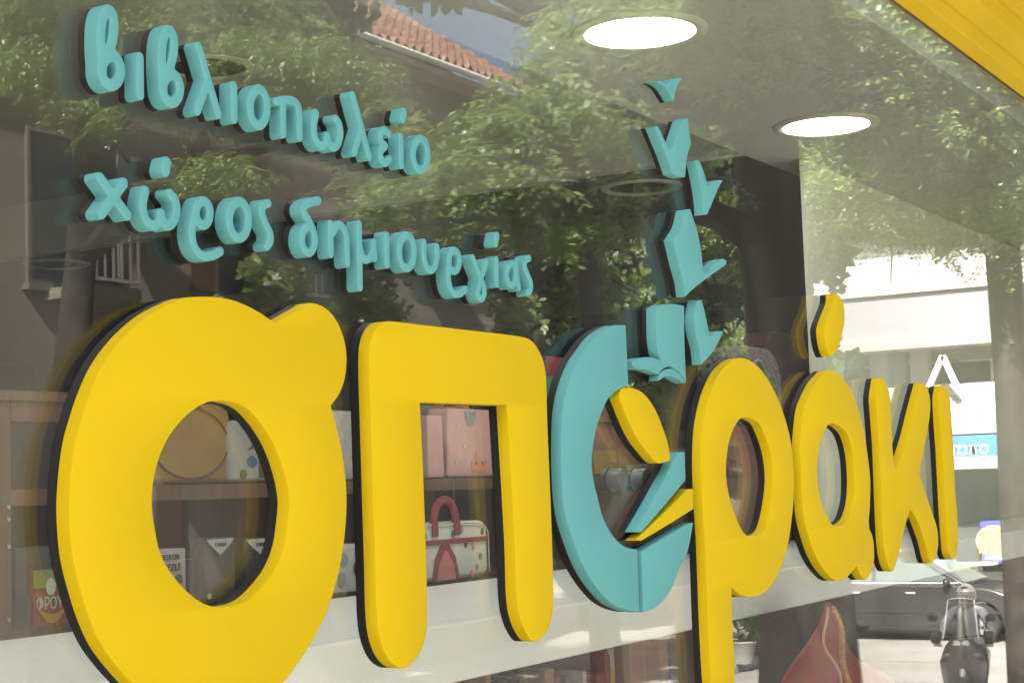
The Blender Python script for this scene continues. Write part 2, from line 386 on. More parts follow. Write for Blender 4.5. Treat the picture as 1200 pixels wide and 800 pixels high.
foam_letter('sign_letter', [parse('1031,443 1037.5,447.5 1042,459 1044,480 1045.4,510 1046.4,530 1050.5,552c 1055,510b 1062.5,480b 1069,456b 1080,448.3 1086,453.5 1089.6,464 1090.3,479 1087.5,503 1082.5,529 1077,555c 1082,571 1088,587 1093.5,603 1098,617 1099.8,632 1098.7,645 1095,656 1091,659 1075,634b 1065.5,608b 1067,596c 1061,616 1055,642.5 1051,657.5 1046,669 1031,660b 1027.5,642.5b 1025.6,617.5b 1024,580b 1022,525b 1019.5,490b 1018,467b 1019.5,454b')],
    m_yel, 'big yellow letter kappa between the alpha and the iota', 'letter', BIG)
foam_letter('sign_letter', [parse('1104,452 1109.5,455 1113,465 1115,490 1116.8,515 1120,580 1122,605 1122.6,635 1120.6,650 1116,655 1104,647.5b 1102,630b 1100,599b 1096,525b 1093.8,495b 1092.8,466b')],
    m_yel, 'big yellow letter iota, last and smallest of the shop name', 'letter', BIG)

ORN = 'ornaments of the sign'
OF, OM = -0.0255, -0.0085
def ornament(name, pts, label, bevel=.0008): foam_letter(name, [parse(pts, OF, OM)], m_teal, label, 'sign ornament', ORN, bevel, OF, OM)
ornament('bird_cutout', '768,96c 774,95 780.5,99.5c 785,94.3 792,92 800,91.5c 796,97 792,106 789.5,118.5c 785,111 780.5,104 775,99', 'small turquoise bird, topmost of the shapes flying up from the omicron')
ornament('bird_cutout', '767,148.6c 771,148c 774.5,155 780,166.5 785,175.5c 788.5,172 793.5,158 799,141c 806.5,138.5c 808,155 810,168.5c 805.5,183 803,207.5c 797,207.5 788,204c 781,183 774.5,167', 'turquoise open book in V shape, second from the top of the column')
ornament('bird_cutout', '814.5,188.5c 819.5,188c 824,199 828,212 829.9,219c 836,212.5 847,211c 841,223 834,240 829,251.5c 824.5,251.5c 823.5,236 821,219 818,203', 'turquoise tick-shaped bird, third from the top of the column')
ornament('book_cutout', '803,246c 809,245c 813,257 818,274 821,289 823,305 824.3,318c 827.5,320.5c 838,308.5 848,303.3 851.5,306 851.3,309 844,315 830,325 812,339 803.5,347.6c 790,331b 785,313b 777.7,282.5bc 788,265b', 'large turquoise book cut-out with a flap, fourth from the top')
ornament('book_cutout', '768.5,361c 776,357 787,356 801.8,358c 802,372 802,390 803,420 804,447c 797,437 786,429.5 764,424bc 760.5,416b 758,400b 757.5,385b', 'broad turquoise book page just above the omicron, left page of the pair')
ornament('book_cutout', '817,352.5c 822.5,351.5c 827,370 832,394.5c 838,388.7 848,388c 843,399 835,413 822,427c 809,410b 804.5,392b 802.5,374b', 'turquoise book page with a pointed flap, right page of the pair')
ornament('book_cutout', '740,424.5c 748,420 760,418.3 770,420.3 778,424 785.3,428.6c 779,431 774,435 771.5,438.6c 764,435.3 755,432.5 747,432.5 743,430', 'small turquoise open book at the foot of the column, left page', .0006)
ornament('book_cutout', '772,446c 772,440 776.5,435 785.5,431.8 795,436.7 804,449c 796,445.5 788,441 780,441', 'small turquoise open book at the foot of the column, right page', .0006)

def ell(cx, cy, rx, ry, n=22): return [(cx + rx * math.cos(2 * math.pi * i / n), cy + ry * math.sin(2 * math.pi * i / n)) for i in range(n + 1)]
def curve(*pts):
    # open Catmull-Rom through pixel points
    P = [np.array(p, float) for p in pts]; out = []
    for i in range(len(P) - 1):
        p0 = P[i - 1] if i else 2 * P[0] - P[1]; p1, p2 = P[i], P[i + 1]; p3 = P[i + 2] if i + 2 < len(P) else 2 * P[-1] - P[-2]
        for k in range(6):
            t = k / 6; out.append(tuple(0.5 * (2 * p1 + (p2 - p0) * t + (2 * p0 - 5 * p1 + 4 * p2 - p3) * t * t + (3 * p1 - p0 - 3 * p2 + p3) * t ** 3)))
    return out + [tuple(P[-1])]
L1 = [('beta', [ell(131, 82.5, 11, 17.5), curve((120.5, 82), (118.8, 55), (119.3, 31), (122.5, 17), (127.5, 12.5), (132.5, 17), (134.3, 30), (132.5, 46), (128, 62))], .0060),
      ('iota', [[(164.5, 67), (164.9, 111.5)]], .0053),
      ('beta', [ell(201.8, 103.7, 10, 16.5), curve((191.6, 102), (190.2, 78), (191, 53), (194, 40), (198.5, 36), (203, 40), (204.8, 52), (203, 67), (198.5, 83))], .0058),
      ('lambda', [[(233.2, 54.5), (256.6, 134)], [(243.5, 98), (232, 130)]], .0051),
      ('iota', [[(274.6, 101), (275.2, 139.5)]], .0052),
      ('omicron', [ell(304, 125.8, 10, 21.3)], .0054),
      ('pi', [[(332.8, 157), (332.3, 121)], curve((325, 119), (335, 117.5), (344, 118.5), (350, 124.5), (351.6, 137), (352, 161))], .0050),
      ('omega', [curve((371, 133), (368.5, 148), (370.5, 163), (376.5, 171), (382.5, 168), (384.3, 159)), curve((384.3, 163), (389.5, 172), (396, 170), (399.6, 158), (398.5, 146), (394.5, 139.5))], .0052),
      ('lambda', [[(414.2, 112), (433.2, 183.5)], [(424, 152), (415.8, 178.5)]], .0051),
      ('epsilon', [curve((456.3, 157), (451.5, 152.8), (447, 157), (446.8, 166), (452.3, 171), (447.3, 176), (446.8, 185.5), (452, 191), (457, 186.5))], .0050),
      ('iota', [[(470.5, 160), (471, 193.5)]], .0050),
      ('omicron', [ell(493.5, 181, 8.6, 18.3)], .0054)]
L2 = [('chi', [[(118, 208.5), (149.7, 252)], [(145.7, 214.5), (119.5, 250.5)]], .0056),
      ('omega', [curve((171, 223.5), (168, 240), (171, 256), (179, 264), (187, 260.5), (189.5, 250)), curve((189.5, 255), (195, 264), (203, 261), (207.8, 248), (206, 235), (200, 227))], .0053),
      ('rho', [ell(238.8, 249.5, 8.3, 14.3), curve((230.5, 249), (226.5, 262), (226, 278), (230, 292), (238, 299.5), (249, 299.5), (259, 294.5))], .0051),
      ('omicron', [ell(280.8, 257.5, 11.2, 21.5)], .0053),
      ('final sigma', [curve((315, 238.3), (309, 240.7), (308, 250), (311.5, 261.5), (317, 272.5), (317.5, 282.5), (313.5, 288.5))], .0050),
      ('delta', [ell(362.3, 281, 7.6, 15.3), curve((374, 235), (364, 237.3), (357.5, 241.5), (356.3, 248), (361.5, 256.5), (367.5, 268))], .0050),
      ('eta', [[(388, 262.5), (388.5, 297.5)], curve((391, 272), (396, 264), (402, 265.5), (406.5, 276), (407.4, 290), (408, 308.5))], .0050),
      ('mu', [[(421.5, 263), (422.6, 336.5)], curve((423, 292), (427, 303), (433, 303), (438, 294), (438.6, 284)), [(438.6, 290), (440, 302)]], .0050),
      ('iota', [[(453.8, 276), (454.4, 310)]], .0050),
      ('omicron', [ell(477.5, 295, 8.8, 19.2)], .0052),
      ('upsilon', [curve((497.5, 284), (497.5, 300), (500, 311.5), (505, 316.8), (510, 312.5), (513, 300), (512.6, 289))], .0050),
      ('rho', [ell(533, 305.5, 6.2, 12.2), curve((527.6, 305), (526, 320), (527.5, 334), (532, 343.5), (539.5, 344), (546.5, 339))], .0050),
      ('gamma', [curve((554.7, 302), (561, 318), (567.5, 335), (567.8, 346), (564, 350.3), (560.6, 344), (564, 328), (571, 307))], .0048),
      ('iota', [[(582.5, 304), (583, 333)]], .0049),
      ('alpha', [ell(600, 321.8, 5.4, 12.6), [(605.8, 308), (606.8, 325), (608.8, 337)]], .0049),
      ('final sigma', [curve((621, 302.5), (616.6, 305), (615.6, 312.5), (619, 322), (622.8, 331.5), (622.4, 339.5), (619, 343))], .0049)]
ORD = ['first', 'second', 'third', 'fourth', 'fifth', 'sixth', 'seventh', 'eighth', 'ninth', 'tenth', 'eleventh', 'twelfth', 'thirteenth', 'fourteenth', 'fifteenth', 'sixteenth']
TF, TM = -0.0255, -0.0090
def text_letter(strokes, r, label, group, name='sign_letter'):
    W = [[(p.x, p.z) for p in (G(x, y, TF) for x, y in st)] for st in strokes]
    foam_letter(name, stroke_loops(W, r), m_teal, label, 'letter', group, 0.0010, TF, TM)
for i, (nm, st, r) in enumerate(L1):
    text_letter(st, r, f'small turquoise letter {nm}, {ORD[i]} letter of the upper text line', 'letters of the upper text line')
for i, (nm, st, r) in enumerate(L2):
    wd = 'first' if i < 5 else 'second'
    text_letter(st, r, f'small turquoise letter {nm}, {ORD[i if i < 5 else i - 5]} letter of the {wd} word in the lower text line', 'letters of the lower text line')
text_letter([[(474.2, 131.5), (472.3, 139.5)]], .0056, 'turquoise accent above the iota near the end of the upper text line', 'letters of the upper text line', 'accent_mark')
text_letter([[(196.2, 190.5), (194.2, 200.5)]], .0062, 'turquoise accent above the omega in the lower text line', 'letters of the lower text line', 'accent_mark')
text_letter([[(583.3, 276), (581.4, 285.5)]], .0052, 'turquoise accent above the iota near the end of the lower text line', 'letters of the lower text line', 'accent_mark')

# ================================================================== the shop: building, window, ceiling
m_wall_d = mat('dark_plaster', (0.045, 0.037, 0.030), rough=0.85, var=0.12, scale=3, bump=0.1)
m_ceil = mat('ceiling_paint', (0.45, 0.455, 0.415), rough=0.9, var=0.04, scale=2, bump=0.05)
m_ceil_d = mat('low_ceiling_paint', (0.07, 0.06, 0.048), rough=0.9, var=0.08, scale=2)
m_pale = mat('pale_panel', (0.56, 0.58, 0.50), rough=0.55, var=0.05, scale=1.5)
m_white = mat('white_laminate', (0.82, 0.84, 0.80), rough=0.28, var=0.03, scale=4, spec=0.5)
m_render = mat('shop_render', (0.45, 0.43, 0.38), rough=0.9, var=0.1, scale=2, bump=0.2)
m_alu = mat('grey_aluminium', (0.35, 0.35, 0.35), rough=0.35, metal=0.8)
m_floor = wood_mat('floor_wood', (0.08, 0.05, 0.03), (0.13, 0.085, 0.05))
m_wood = wood_mat('shelf_wood', (0.062, 0.030, 0.016), (0.105, 0.052, 0.027))
m_wood2 = wood_mat('pale_wood', (0.17, 0.095, 0.05), (0.25, 0.15, 0.085))
m_glass = glass_mat('window_glass', film=0.014)
m_lintel = mat('yellow_awning_metal', (0.40, 0.27, 0.006), rough=0.75, spec=0.12, var=0.05, scale=3)

shop = empty('bookshop_building', (3.7, 0.0, 0.0), 'bookshop behind the lettered glass with a dark interior', 'building')
X0, X1, YB = -1.6, 9.2, 5.2
GT = 2.80                                            # top of the glass
box('floor', m_floor, shop, X0, X1, 0.10, YB, -0.05, 0.06)
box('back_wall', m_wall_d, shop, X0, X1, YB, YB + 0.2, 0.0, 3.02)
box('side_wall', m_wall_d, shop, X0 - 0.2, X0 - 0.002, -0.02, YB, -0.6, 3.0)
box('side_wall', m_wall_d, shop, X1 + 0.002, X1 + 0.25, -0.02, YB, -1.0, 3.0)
SOF, SZ, CZ, BX, LZ = 0.89, 2.645, 2.90, 4.93, 2.67
box('window_soffit', m_ceil, shop, X0, X1, 0.03, SOF, SZ, 2.8)
box('ceiling', m_ceil, shop, X0, BX, SOF + 0.002, YB, CZ, 3.02)
box('ceiling_beam', m_ceil, shop, BX + .002, BX + .05, SOF + 0.002, YB, LZ - .005, 3.01)
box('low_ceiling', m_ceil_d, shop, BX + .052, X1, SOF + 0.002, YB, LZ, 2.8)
box('upper_wall', m_render, shop, X0 - 0.2, X1 + 0.25, 0.030, YB + 0.2, 3.03, 6.6)
box('window_plinth', m_render, shop, X0, X1, -0.01, 0.16, -0.9, 0.34)
box('display_shelf', m_wood, shop, X0, X1, 0.102, 0.345, 0.355, 0.39)
box('window_sill', m_alu, shop, X0, X1, -0.03, 0.10, 0.342, 0.372, 0.003)
box('window_head', m_alu, shop, X0, X1, -0.012, 0.028, GT, 3.028)
box('window_pane', m_glass, shop, X0, X1, 0.0, 0.005, 0.374, GT - 0.002)
box('pale_panel', m_pale, shop, 5.06, X1, 0.758, 0.772, 1.378, 2.643)

lin = empty('awning_box', (3.7, 0, 2.70), 'ridged yellow metal awning box running along the top of the window', 'awning box')
prof = [(-0.004, 2.703), (-0.034, 2.726), (-0.036, 2.762), (-0.046, 2.766), (-0.078, 2.800), (-0.080, 2.845), (-0.092, 2.850), (-0.152, 2.912), (-0.155, 2.962), (-0.17, 2.966), (-0.23, 3.035), (-0.245, 3.09), (-0.23, 3.15), (-0.004, 3.17)]
MB().extrude(prof, X0 + 0.05, X1, 'x').obj('housing', m_lintel, lin, bevel=0.003)
box('end_cap', mat('grey_cap', (0.25, 0.25, 0.25), 0.5), lin, X0 + 0.02, X0 + 0.048, -0.24, -0.016, 2.99, 3.165)

# ceiling lights: lit pair in the soffit above the window, unlit rings further in
m_lamp = mat('lamp_lit', (1.0, 0.97, 0.90), emit=7.0)
m_ring = mat('lamp_ring', (0.55, 0.52, 0.44), rough=0.4)
m_lens = mat('lamp_unlit', (0.05, 0.05, 0.045), rough=0.15)
def downlight(c, r, lit, label, z):
    e = empty('ceiling_light', (c.x, c.y, z), label, 'ceiling light', 'round lights in the shop ceiling')
    MB().lathe([(r * 0.80, -0.001), (r * 0.83, -0.008), (r * 0.93, -0.010), (r, -0.005), (r, 0.004)], (c.x, c.y, z), 48).obj('trim_ring', m_ring, e, True)
    MB().lathe([(0.0005, -0.004), (r * 0.4, -0.0042), (r * 0.8, -0.004)], (c.x, c.y, z), 48).obj('diffuser' if lit else 'lens', m_lamp if lit else m_lens, e, True)
downlight(H(750, 36, SZ), 0.158, True, 'lit round ceiling light above the topmost turquoise bird', SZ)
downlight(H(968, 146, SZ), 0.158, True, 'lit round ceiling light above the accent of the alpha', SZ)
for x_, nm in ((2.05, 'added unseen ceiling light above the pi, brightening the white counter'), (0.78, 'added unseen ceiling light nearest the left end of the window, brightening the white counter')):  # two more lit lamps, added out of view to brighten the counter
    downlight(Vector((x_, H(968, 146, SZ).y, SZ)), 0.158, True, nm, SZ)
downlight(H(244, 78, CZ), 0.14, False, 'unlit round ceiling light behind the upper text line', CZ)
downlight(H(752, 219, LZ), 0.15, False, 'unlit round ceiling light left of the tick-shaped bird', LZ)
downlight(H(66, 309, LZ), 0.15, False, 'unlit round ceiling light left of the white barred balcony reflection', LZ)

# ------------------------------------------------------------------ display counter and shelving
ctr = empty('display_counter', (3.5, 0.66, 0.06), 'long white display counter just behind the glass', 'counter')
box('counter_top', m_white, ctr, -1.2, X1 - 0.02, 0.35, 0.965, 1.280, 1.376, 0.004)
def upright(name, px0, px1, y, d, m, parent, z0=0.062, z1=1.279):
    a, b = G(px0, 760, y).x, G(px1, 760, y).x
    return box(name, m, parent, a, b, y, y + d, z0, z1, 0.002)
upright('upright', 738, 783, 0.44, 0.35, m_wood2, ctr)
upright('upright', 812, 826, 0.44, 0.35, m_wood2, ctr)
for x in (-1.0, 0.6, 1.5): box('upright', m_wood2, ctr, x, x + 0.04, 0.44, 0.79, 0.062, 1.279, 0.002)
box('shelf', m_wood2, ctr, -0.955, G(738, 760, 0.44).x - 0.004, 0.442, 0.80, 0.96, 0.985)
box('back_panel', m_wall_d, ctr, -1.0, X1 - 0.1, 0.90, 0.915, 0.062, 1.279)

bc = empty('bookcase', (4.0, 1.3, 0.06), 'brown wooden bookcase standing behind the white counter', 'bookcase')
YF, YR = 1.15, 1.46
xs = [G(-16, 600, YF).x, G(13, 600, YF).x, G(42, 600, YF).x, G(54, 600, YF).x]
box('upright', m_wood, bc, xs[0], xs[1], YF, YR, 0.062, 1.78)
bt = box('top_board', m_wood, bc, xs[0] - 0.01, 2.22, YF - 0.008, YR, 1.782, 1.80); 
box('rail', m_wood, bc, xs[1] + 0.001, 2.22, YF, YF + 0.02, 1.745, 1.781)
box('shelf', m_wood, bc, xs[1] + 0.001, 6.3, YF + 0.004, YR - 0.01, 1.592, 1.622)
box('shelf', m_wood, bc, xs[1] + 0.001, 6.3, YF + 0.004, YR - 0.01, 1.345, 1.372)
for pa, pb in ((333, 347), (728, 770), (800, 808)):
    box('upright', m_wood if pa < 700 else m_wood2, bc, G(pa, 600, YF).x, G(pb, 600, YF).x, YF + 0.0, YR - 0.012, 0.062, 1.59 if pa < 700 else 1.70)
box('back_panel', mat('case_back', (0.035, 0.028, 0.024), 0.8), bc, xs[0], 6.3, YR, YR + 0.015, 0.062, 1.78)
for k, py in enumerate((594, 608, 640, 726)):
    p = G(12.0, py, YF); MB().lathe([(0.0003, -0.004), (0.004, -0.003), (0.004, 0.001)], (p.x - 0.006, YF - 0.0005, p.z), 10, 'y').obj('screw', m_alu, bc)

# goods -------------------------------------------------------------
def rbox(name, m, parent, x0, x1, y0, y1, z0, z1, r=0.02, taper=0.0):
    # soft box with rounded front outline
    pts = []
    for cx, cz, a0 in ((x1 - r, z1 - r, 0), (x0 + r, z1 - r, 90), (x0 + r, z0 + r * .6, 180), (x1 - r, z0 + r * .6, 270)):
        for k in range(6):
            a = math.radians(a0 + 18 * k); pts.append((cx + r * math.cos(a), cz + r * math.sin(a) * (0.6 if cz < (z0 + z1) / 2 else 1)))
    zc = (z0 + z1) / 2; xc = (x0 + x1) / 2
    pts = [(xc + (x - xc) * (1 - taper * (z - z0) / (z1 - z0)), z) for x, z in pts]
    return MB().extrude(pts, y0, y1, 'y').obj(name, m, parent, True, bevel=min(0.012, r * .5), seg=3)
def patch(name, pts, y, m, parent, t=0.0012):
    return MB().extrude(pts, y - t, y, 'y').obj(name, m, parent)
def disc(name, x, z, rx, rz, y, m, parent, n=14):
    return patch(name, [(x + rx * math.cos(2 * math.pi * i / n), z + rz * math.sin(2 * math.pi * i / n)) for i in range(n)], y, m, parent)
_dg = None
def lettering(text, size, m, parent, loc, rot=(math.pi / 2, 0, 0), ext=0.0008, align='CENTER', sx=1.0):
    cu = bpy.data.curves.new('lettering', 'FONT'); cu.body = text; cu.size = size; cu.extrude = ext; cu.align_x = align; cu.resolution_u = 3
    t = bpy.data.objects.new('lettering_source', cu); COL.objects.link(t)
    bpy.context.view_layer.update()
    me = bpy.data.meshes.new_from_object(t.evaluated_get(bpy.context.evaluated_depsgraph_get()))
    bpy.data.objects.remove(t); me.name = 'lettering'; me.materials.clear(); me.materials.append(m)
    me.transform(Matrix.Translation(loc) @ Matrix.Rotation(rot[2], 4, 'Z') @ Matrix.Rotation(rot[0], 4, 'X') @ Matrix.Diagonal((sx, 1, 1, 1)))
    o = bpy.data.objects.new('lettering', me); return link(o, parent)
def px_rect(px0, py0, px1, py1, y):
    a, b = G(px0, py0, y), G(px1, py1, y); return a.x, b.x, b.z, a.z
def good(name, label, cat, px0, py0, px1, py1, y, d, m, r=0.02, z0=None, body='body', taper=0.0, group=None):
    x0, x1, zb, zt = px_rect(px0, py0, px1, py1, y)
    zb = zb if z0 is None else z0
    e = empty(name, ((x0 + x1) / 2, y + d / 2, zb), label, cat, group)
    rbox(body, m, e, x0, x1, y, y + d, zb, zt, r, taper)
    return e, x0, x1, zb, zt
m_ink = mat('dark_print', (0.02, 0.018, 0.016), 0.7)
ZS, ZL = 1.6235, 1.3735
# yellow pouch with an oval seam
e, x0, x1, z0, z1 = good('pencil_case', 'yellow soft pouch on the bookcase shelf, seen through the sigma', 'pouch', 172, 470, 272, 560, 1.18, .06, mat('pouch_yellow', (0.20, 0.115, 0.018), 0.8, .12, 20), .03, ZS)
cx, cz = (x0 + x1) / 2, (z0 + z1) / 2
ring = [(cx + .9 * (x1 - x0) / 2 * math.cos(a), cz + .86 * (z1 - z0) / 2 * math.sin(a)) for a in [2 * math.pi * i / 40 for i in range(41)]]
MB().tube([(x, 1.178, z) for x, z in ring], 0.0022, 6).obj('piping', mat('brown_piping', (0.09, 0.03, 0.012), 0.7), e, True)
MB().tube([(cx - .03, 1.178, z1 - .012), (cx, 1.172, z1 + .004), (cx + .03, 1.178, z1 - .012)], 0.003, 6).obj('zip', m_ink, e, True)
# pale printed pouch with a palm
e, x0, x1, z0, z1 = good('pencil_case', 'pale pouch with a palm tree print beside the yellow pouch', 'pouch', 268, 492, 330, 562, 1.17, .05, mat('pouch_pale', (0.24, 0.235, 0.22), 0.8, .08, 20), .02, ZS)
w_ = x1 - x0
patch('print_trunk', [(x0 + .55 * w_, z0 + .01), (x0 + .66 * w_, z0 + .01), (x0 + .62 * w_, z0 + .085), (x0 + .56 * w_, z0 + .085)], 1.1695, mat('print_brown', (0.10, 0.06, 0.035), .8), e)
for a in (150, 110, 200, 30, 60):
    c, s_ = math.cos(math.radians(a)), math.sin(math.radians(a)); bx, bz = x0 + .58 * w_, z0 + .09
    patch('print_leaf', [(bx, bz), (bx + .02 * c - .006 * s_, bz + .02 * s_ + .006 * c), (bx + .042 * c, bz + .042 * s_ - .006), (bx + .02 * c + .004 * s_, bz + .02 * s_ - .004 * c)], 1.1692, mat('print_green', (0.04, 0.085, 0.045), .8), e)
disc('print_spot', x0 + .42 * w_, z0 + .045, .016, .013, 1.1692, mat('print_blue', (0.05, 0.11, 0.16), .8), e)
disc('print_spot', x0 + .25 * w_, z0 + .018, .011, .011, 1.1692, mat('print_green'), e)
# puzzle box
e, x0, x1, z0, z1 = good('puzzle_box', 'white puzzle box on the lower shelf, seen through the sigma', 'box', 172, 645, 218, 700, 1.17, .05, mat('box_white', (0.34, 0.33, 0.30), 0.5), .002, ZL)
lettering('PUZZLE', .019, m_ink, e, ((x0 + x1) / 2 + .008, 1.1685, z1 - .043))
lettering('ΛΕΞΕΩΝ', .014, m_ink, e, ((x0 + x1) / 2 + .008, 1.1685, z1 - .021))
disc('print_spot', x1 - .022, z1 - .062, .011, .011, 1.169, mat('print_green'), e)
# card packs with white tags
for k, (a, b, nm) in enumerate(((240, 276, 'dark card pack with a white pointed tag, left of the pair in the sigma'), (287, 324, 'dark card pack with a white pointed tag, right of the pair in the sigma'))):
    e, x0, x1, z0, z1 = good('card_pack', nm, 'box', a, 631, b, 705, 1.165, .04, mat(f'pack_dark{k}', ((0.05, 0.042, 0.03), (0.035, 0.045, 0.03))[k], 0.35, .4, 60), .002, ZL, group='card packs on the lower shelf')
    xm = (x0 + x1) / 2; wq = (x1 - x0) / 2
    patch('tag', [(x0 + .003, z1 - .002), (x1 - .003, z1 - .002), (x1 - .012, z1 - .012), (xm, z1 - .036), (x0 + .012, z1 - .012)], 1.1645, mat('tag_white', (0.38, 0.37, 0.34), .6), e)
    lettering('ΤΑΙΝΙΑ', .0115, m_ink, e, (xm, 1.1628, z1 - .018))
    disc('print_spot', x0 + .01, z0 + .018, .006, .006, 1.1645, mat('tag_white'), e)
e, *_ = good('story_box', 'dark purple box standing between the puzzle box and the card packs', 'box', 219, 655, 239, 705, 1.19, .05, mat('box_purple', (0.07, 0.02, 0.04), 0.5, .3, 30), .002, ZL)
# fruit book at far left
e, x0, x1, z0, z1 = good('picture_book', 'children\'s picture book with a fruit cover in the bookcase at the far left', 'book', 38, 668, 96, 728, 1.16, .012, mat('book_red', (0.22, 0.06, 0.04), 0.5, .15, 20), .001, None)
patch('cover_band', [(x0 + .001, z1 - .034), (x1 - .001, z1 - .034), (x1 - .001, z1 - .001), (x0 + .001, z1 - .001)], 1.1595, mat('cover_green', (0.20, 0.22, 0.04), .5), e)
disc('cover_fruit', x0 + .042, z1 - .032, .012, .016, 1.1588, mat('cover_cream', (0.5, 0.48, 0.38), .5), e)
lettering('ΦΡΟΥΤΑ', .031, mat('cover_cream'), e, (x0 + .006, 1.1582, z1 - .073), align='LEFT', sx=.72)
pts = [(x0 + .008 + .075 * t, z0 + .034 - .05 * math.sin(math.pi * t) * .6) for t in [i / 8 for i in range(9)]] + [(x0 + .008 + .075 * t, z0 + .036 - .016 * math.sin(math.pi * t)) for t in [i / 8 for i in range(8, -1, -1)]]
patch('cover_banana', pts, 1.1588, mat('cover_yellow', (0.42, 0.24, 0.05), .5), e)
e, *_ = good('dark_book', 'dark grey book lying behind the fruit picture book', 'book', 18, 642, 60, 728, 1.20, .03, mat('book_grey', (0.06, 0.06, 0.055), 0.6, .2, 30), .001, None)
# black backpack on the bookcase
e, x0, x1, z0, z1 = good('backpack', 'black round-topped backpack on top of the bookcase at the far left', 'backpack', -40, 436, 43, 474, 1.22, .16, mat('pack_black', (0.010, 0.010, 0.011), 0.8), .085, 1.801)
MB().tube([((x0 + x1) / 2 - .03, 1.3, z1 - .004), ((x0 + x1) / 2, 1.3, z1 + .012), ((x0 + x1) / 2 + .03, 1.3, z1 - .004)], .005, 6).obj('handle', mat('pack_black'), e, True)
# pink bags in the pi
m_pink = mat('pink_canvas', (0.46, 0.26, 0.24), 0.8, .06, 30)
e, x0, x1, z0, z1 = good('gift_bag', 'pink bag with a fox face print, seen between the legs of the pi', 'bag', 523, 478, 588, 553, 1.20, .07, m_pink, .012, ZS, taper=.08)
w_ = x1 - x0; fz = z0 + .035; fx = x0 + .55 * w_
patch('print_head', [(fx - .033, fz - .022), (fx + .033, fz - .022), (fx + .038, fz + .012), (fx + .024, fz + .008), (fx, fz + .016), (fx - .012, fz + .034), (fx - .02, fz + .012), (fx - .036, fz + .006)], 1.1990, mat('print_orange', (0.50, 0.20, 0.12), .8), e)
for dx in (-.014, .018): disc('print_eye', fx + dx, fz + .002, .004, .004, 1.1976, m_ink, e)
disc('print_patch', x0 + .42 * w_, z1 - .026, .021, .022, 1.1990, mat('print_slate', (0.17, 0.20, 0.24), .8), e)
for dx in (-.02, .02): disc('print_patch', x0 + .42 * w_ + dx, z1 - .012, .008, .008, 1.1976, mat('print_slate'), e)
MB().tube([(x0 + .02, 1.235, z1 - .004), (x0 + .05, 1.235, z1 + .010), (x1 - .02, 1.235, z1 - .004)], .003, 6).obj('handle', m_ink, e, True)
for u, v in ((.2, .75), (.75, .62), (.3, .45), (.85, .85), (.15, .2)): disc('spot', x0 + u * w_, z0 + v * (z1 - z0), .006, .006, 1.1990, mat('tag_white'), e, 10)
patch('price_tag', [(x1 - .03, z1 - .045), (x1 - .008, z1 - .045), (x1 - .008, z1 - .018), (x1 - .03, z1 - .018)], 1.1986, mat('tag_white'), e)
e, *_ = good('gift_bag', 'small plain pink bag left of the fox bag', 'bag', 500, 486, 521, 551, 1.19, .05, m_pink, .008, ZS, taper=.12)
e, *_ = good('story_book', 'orange book standing behind the pink bags', 'book', 516, 462, 552, 553, 1.30, .02, mat('book_orange', (0.50, 0.10, 0.035), .5), .001, ZS)
e, *_ = good('story_book', 'grey book at the left end behind the pink bags', 'book', 486, 462, 512, 553, 1.31, .02, mat('book_slate', (0.09, 0.08, 0.075), .5), .001, ZS)
# lunch bag with spots
m_lb = mat('lunch_cream', (0.50, 0.50, 0.42), .7, .04, 30); m_rd = mat('lunch_red', (0.20, 0.022, 0.028), .7); m_pk = mat('lunch_pink', (0.48, 0.15, 0.13), .7)
e, x0, x1, z0, z1 = good('lunch_bag', 'cream lunch bag with red handles and coloured spots, low between the legs of the pi', 'bag', 462, 616, 574, 700, 1.03, .10, m_lb, .028, 1.377)
w_ = x1 - x0; xm = x0 + .52 * w_
MB().box(x0 + .002, x1 - .002, 1.0265, 1.0298, z1 - .052, z1 - .040).obj('zip', m_rd, e)
MB().tube([(x, 1.027, z) for x, z in [(x0 + .015 + (w_ - .03) * t, z1 - .004 - .012 * (2 * t - 1) ** 8) for t in [i / 16 for i in range(17)]]] + [(x1 - .003, 1.027, z1 - .03), (x1 - .002, 1.027, z0 + .01)], .002, 6).obj('piping', mat('tag_white'), e, True)
for sx_ in (-1, 1): box('handle_strap', m_rd, e, xm + sx_ * .048 - .012, xm + sx_ * .048 + .012, 1.024, 1.0262, z1 - .032, z1 + .002)
MB().tube([(xm + .048 * math.cos(a), 1.03, z1 + .055 * math.sin(a)) for a in [math.pi * i / 12 for i in range(13)]], .010, 8).obj('handle', m_rd, e, True)
hp = [(xm - .062, z0 + .002), (xm - .05, z0 + .05), (xm - .025, z0 + .082), (xm - .004, z0 + .098), (xm + .016, z0 + .084), (xm + .042, z0 + .052), (xm + .056, z0 + .002)]
patch('print_hood', hp, 1.0290, m_rd, e)
patch('print_patch', [(xm + (x - xm) * .68, z0 + (z - z0) * .74) for x, z in hp], 1.0276, m_pk, e)
sc = [(0.16, .30, 'lunch_pink'), (.30, .78, 'print_green'), (.82, .55, 'lunch_pink'), (.90, .36, 'print_blue'), (.86, .18, 'print_slate'), (.70, .86, 'print_slate'), (.93, .80, 'print_green'), (.22, .52, 'print_blue'), (.74, .60, 'print_green'), (.10, .60, 'lunch_red'), (.80, .08, 'lunch_pink'), (.60, .80, 'print_blue')]
for u, v, k in sc: disc('spot', x0 + u * w_, z0 + v * (z1 - z0), .0065, .009, 1.0290, MATS[k], e, 10)
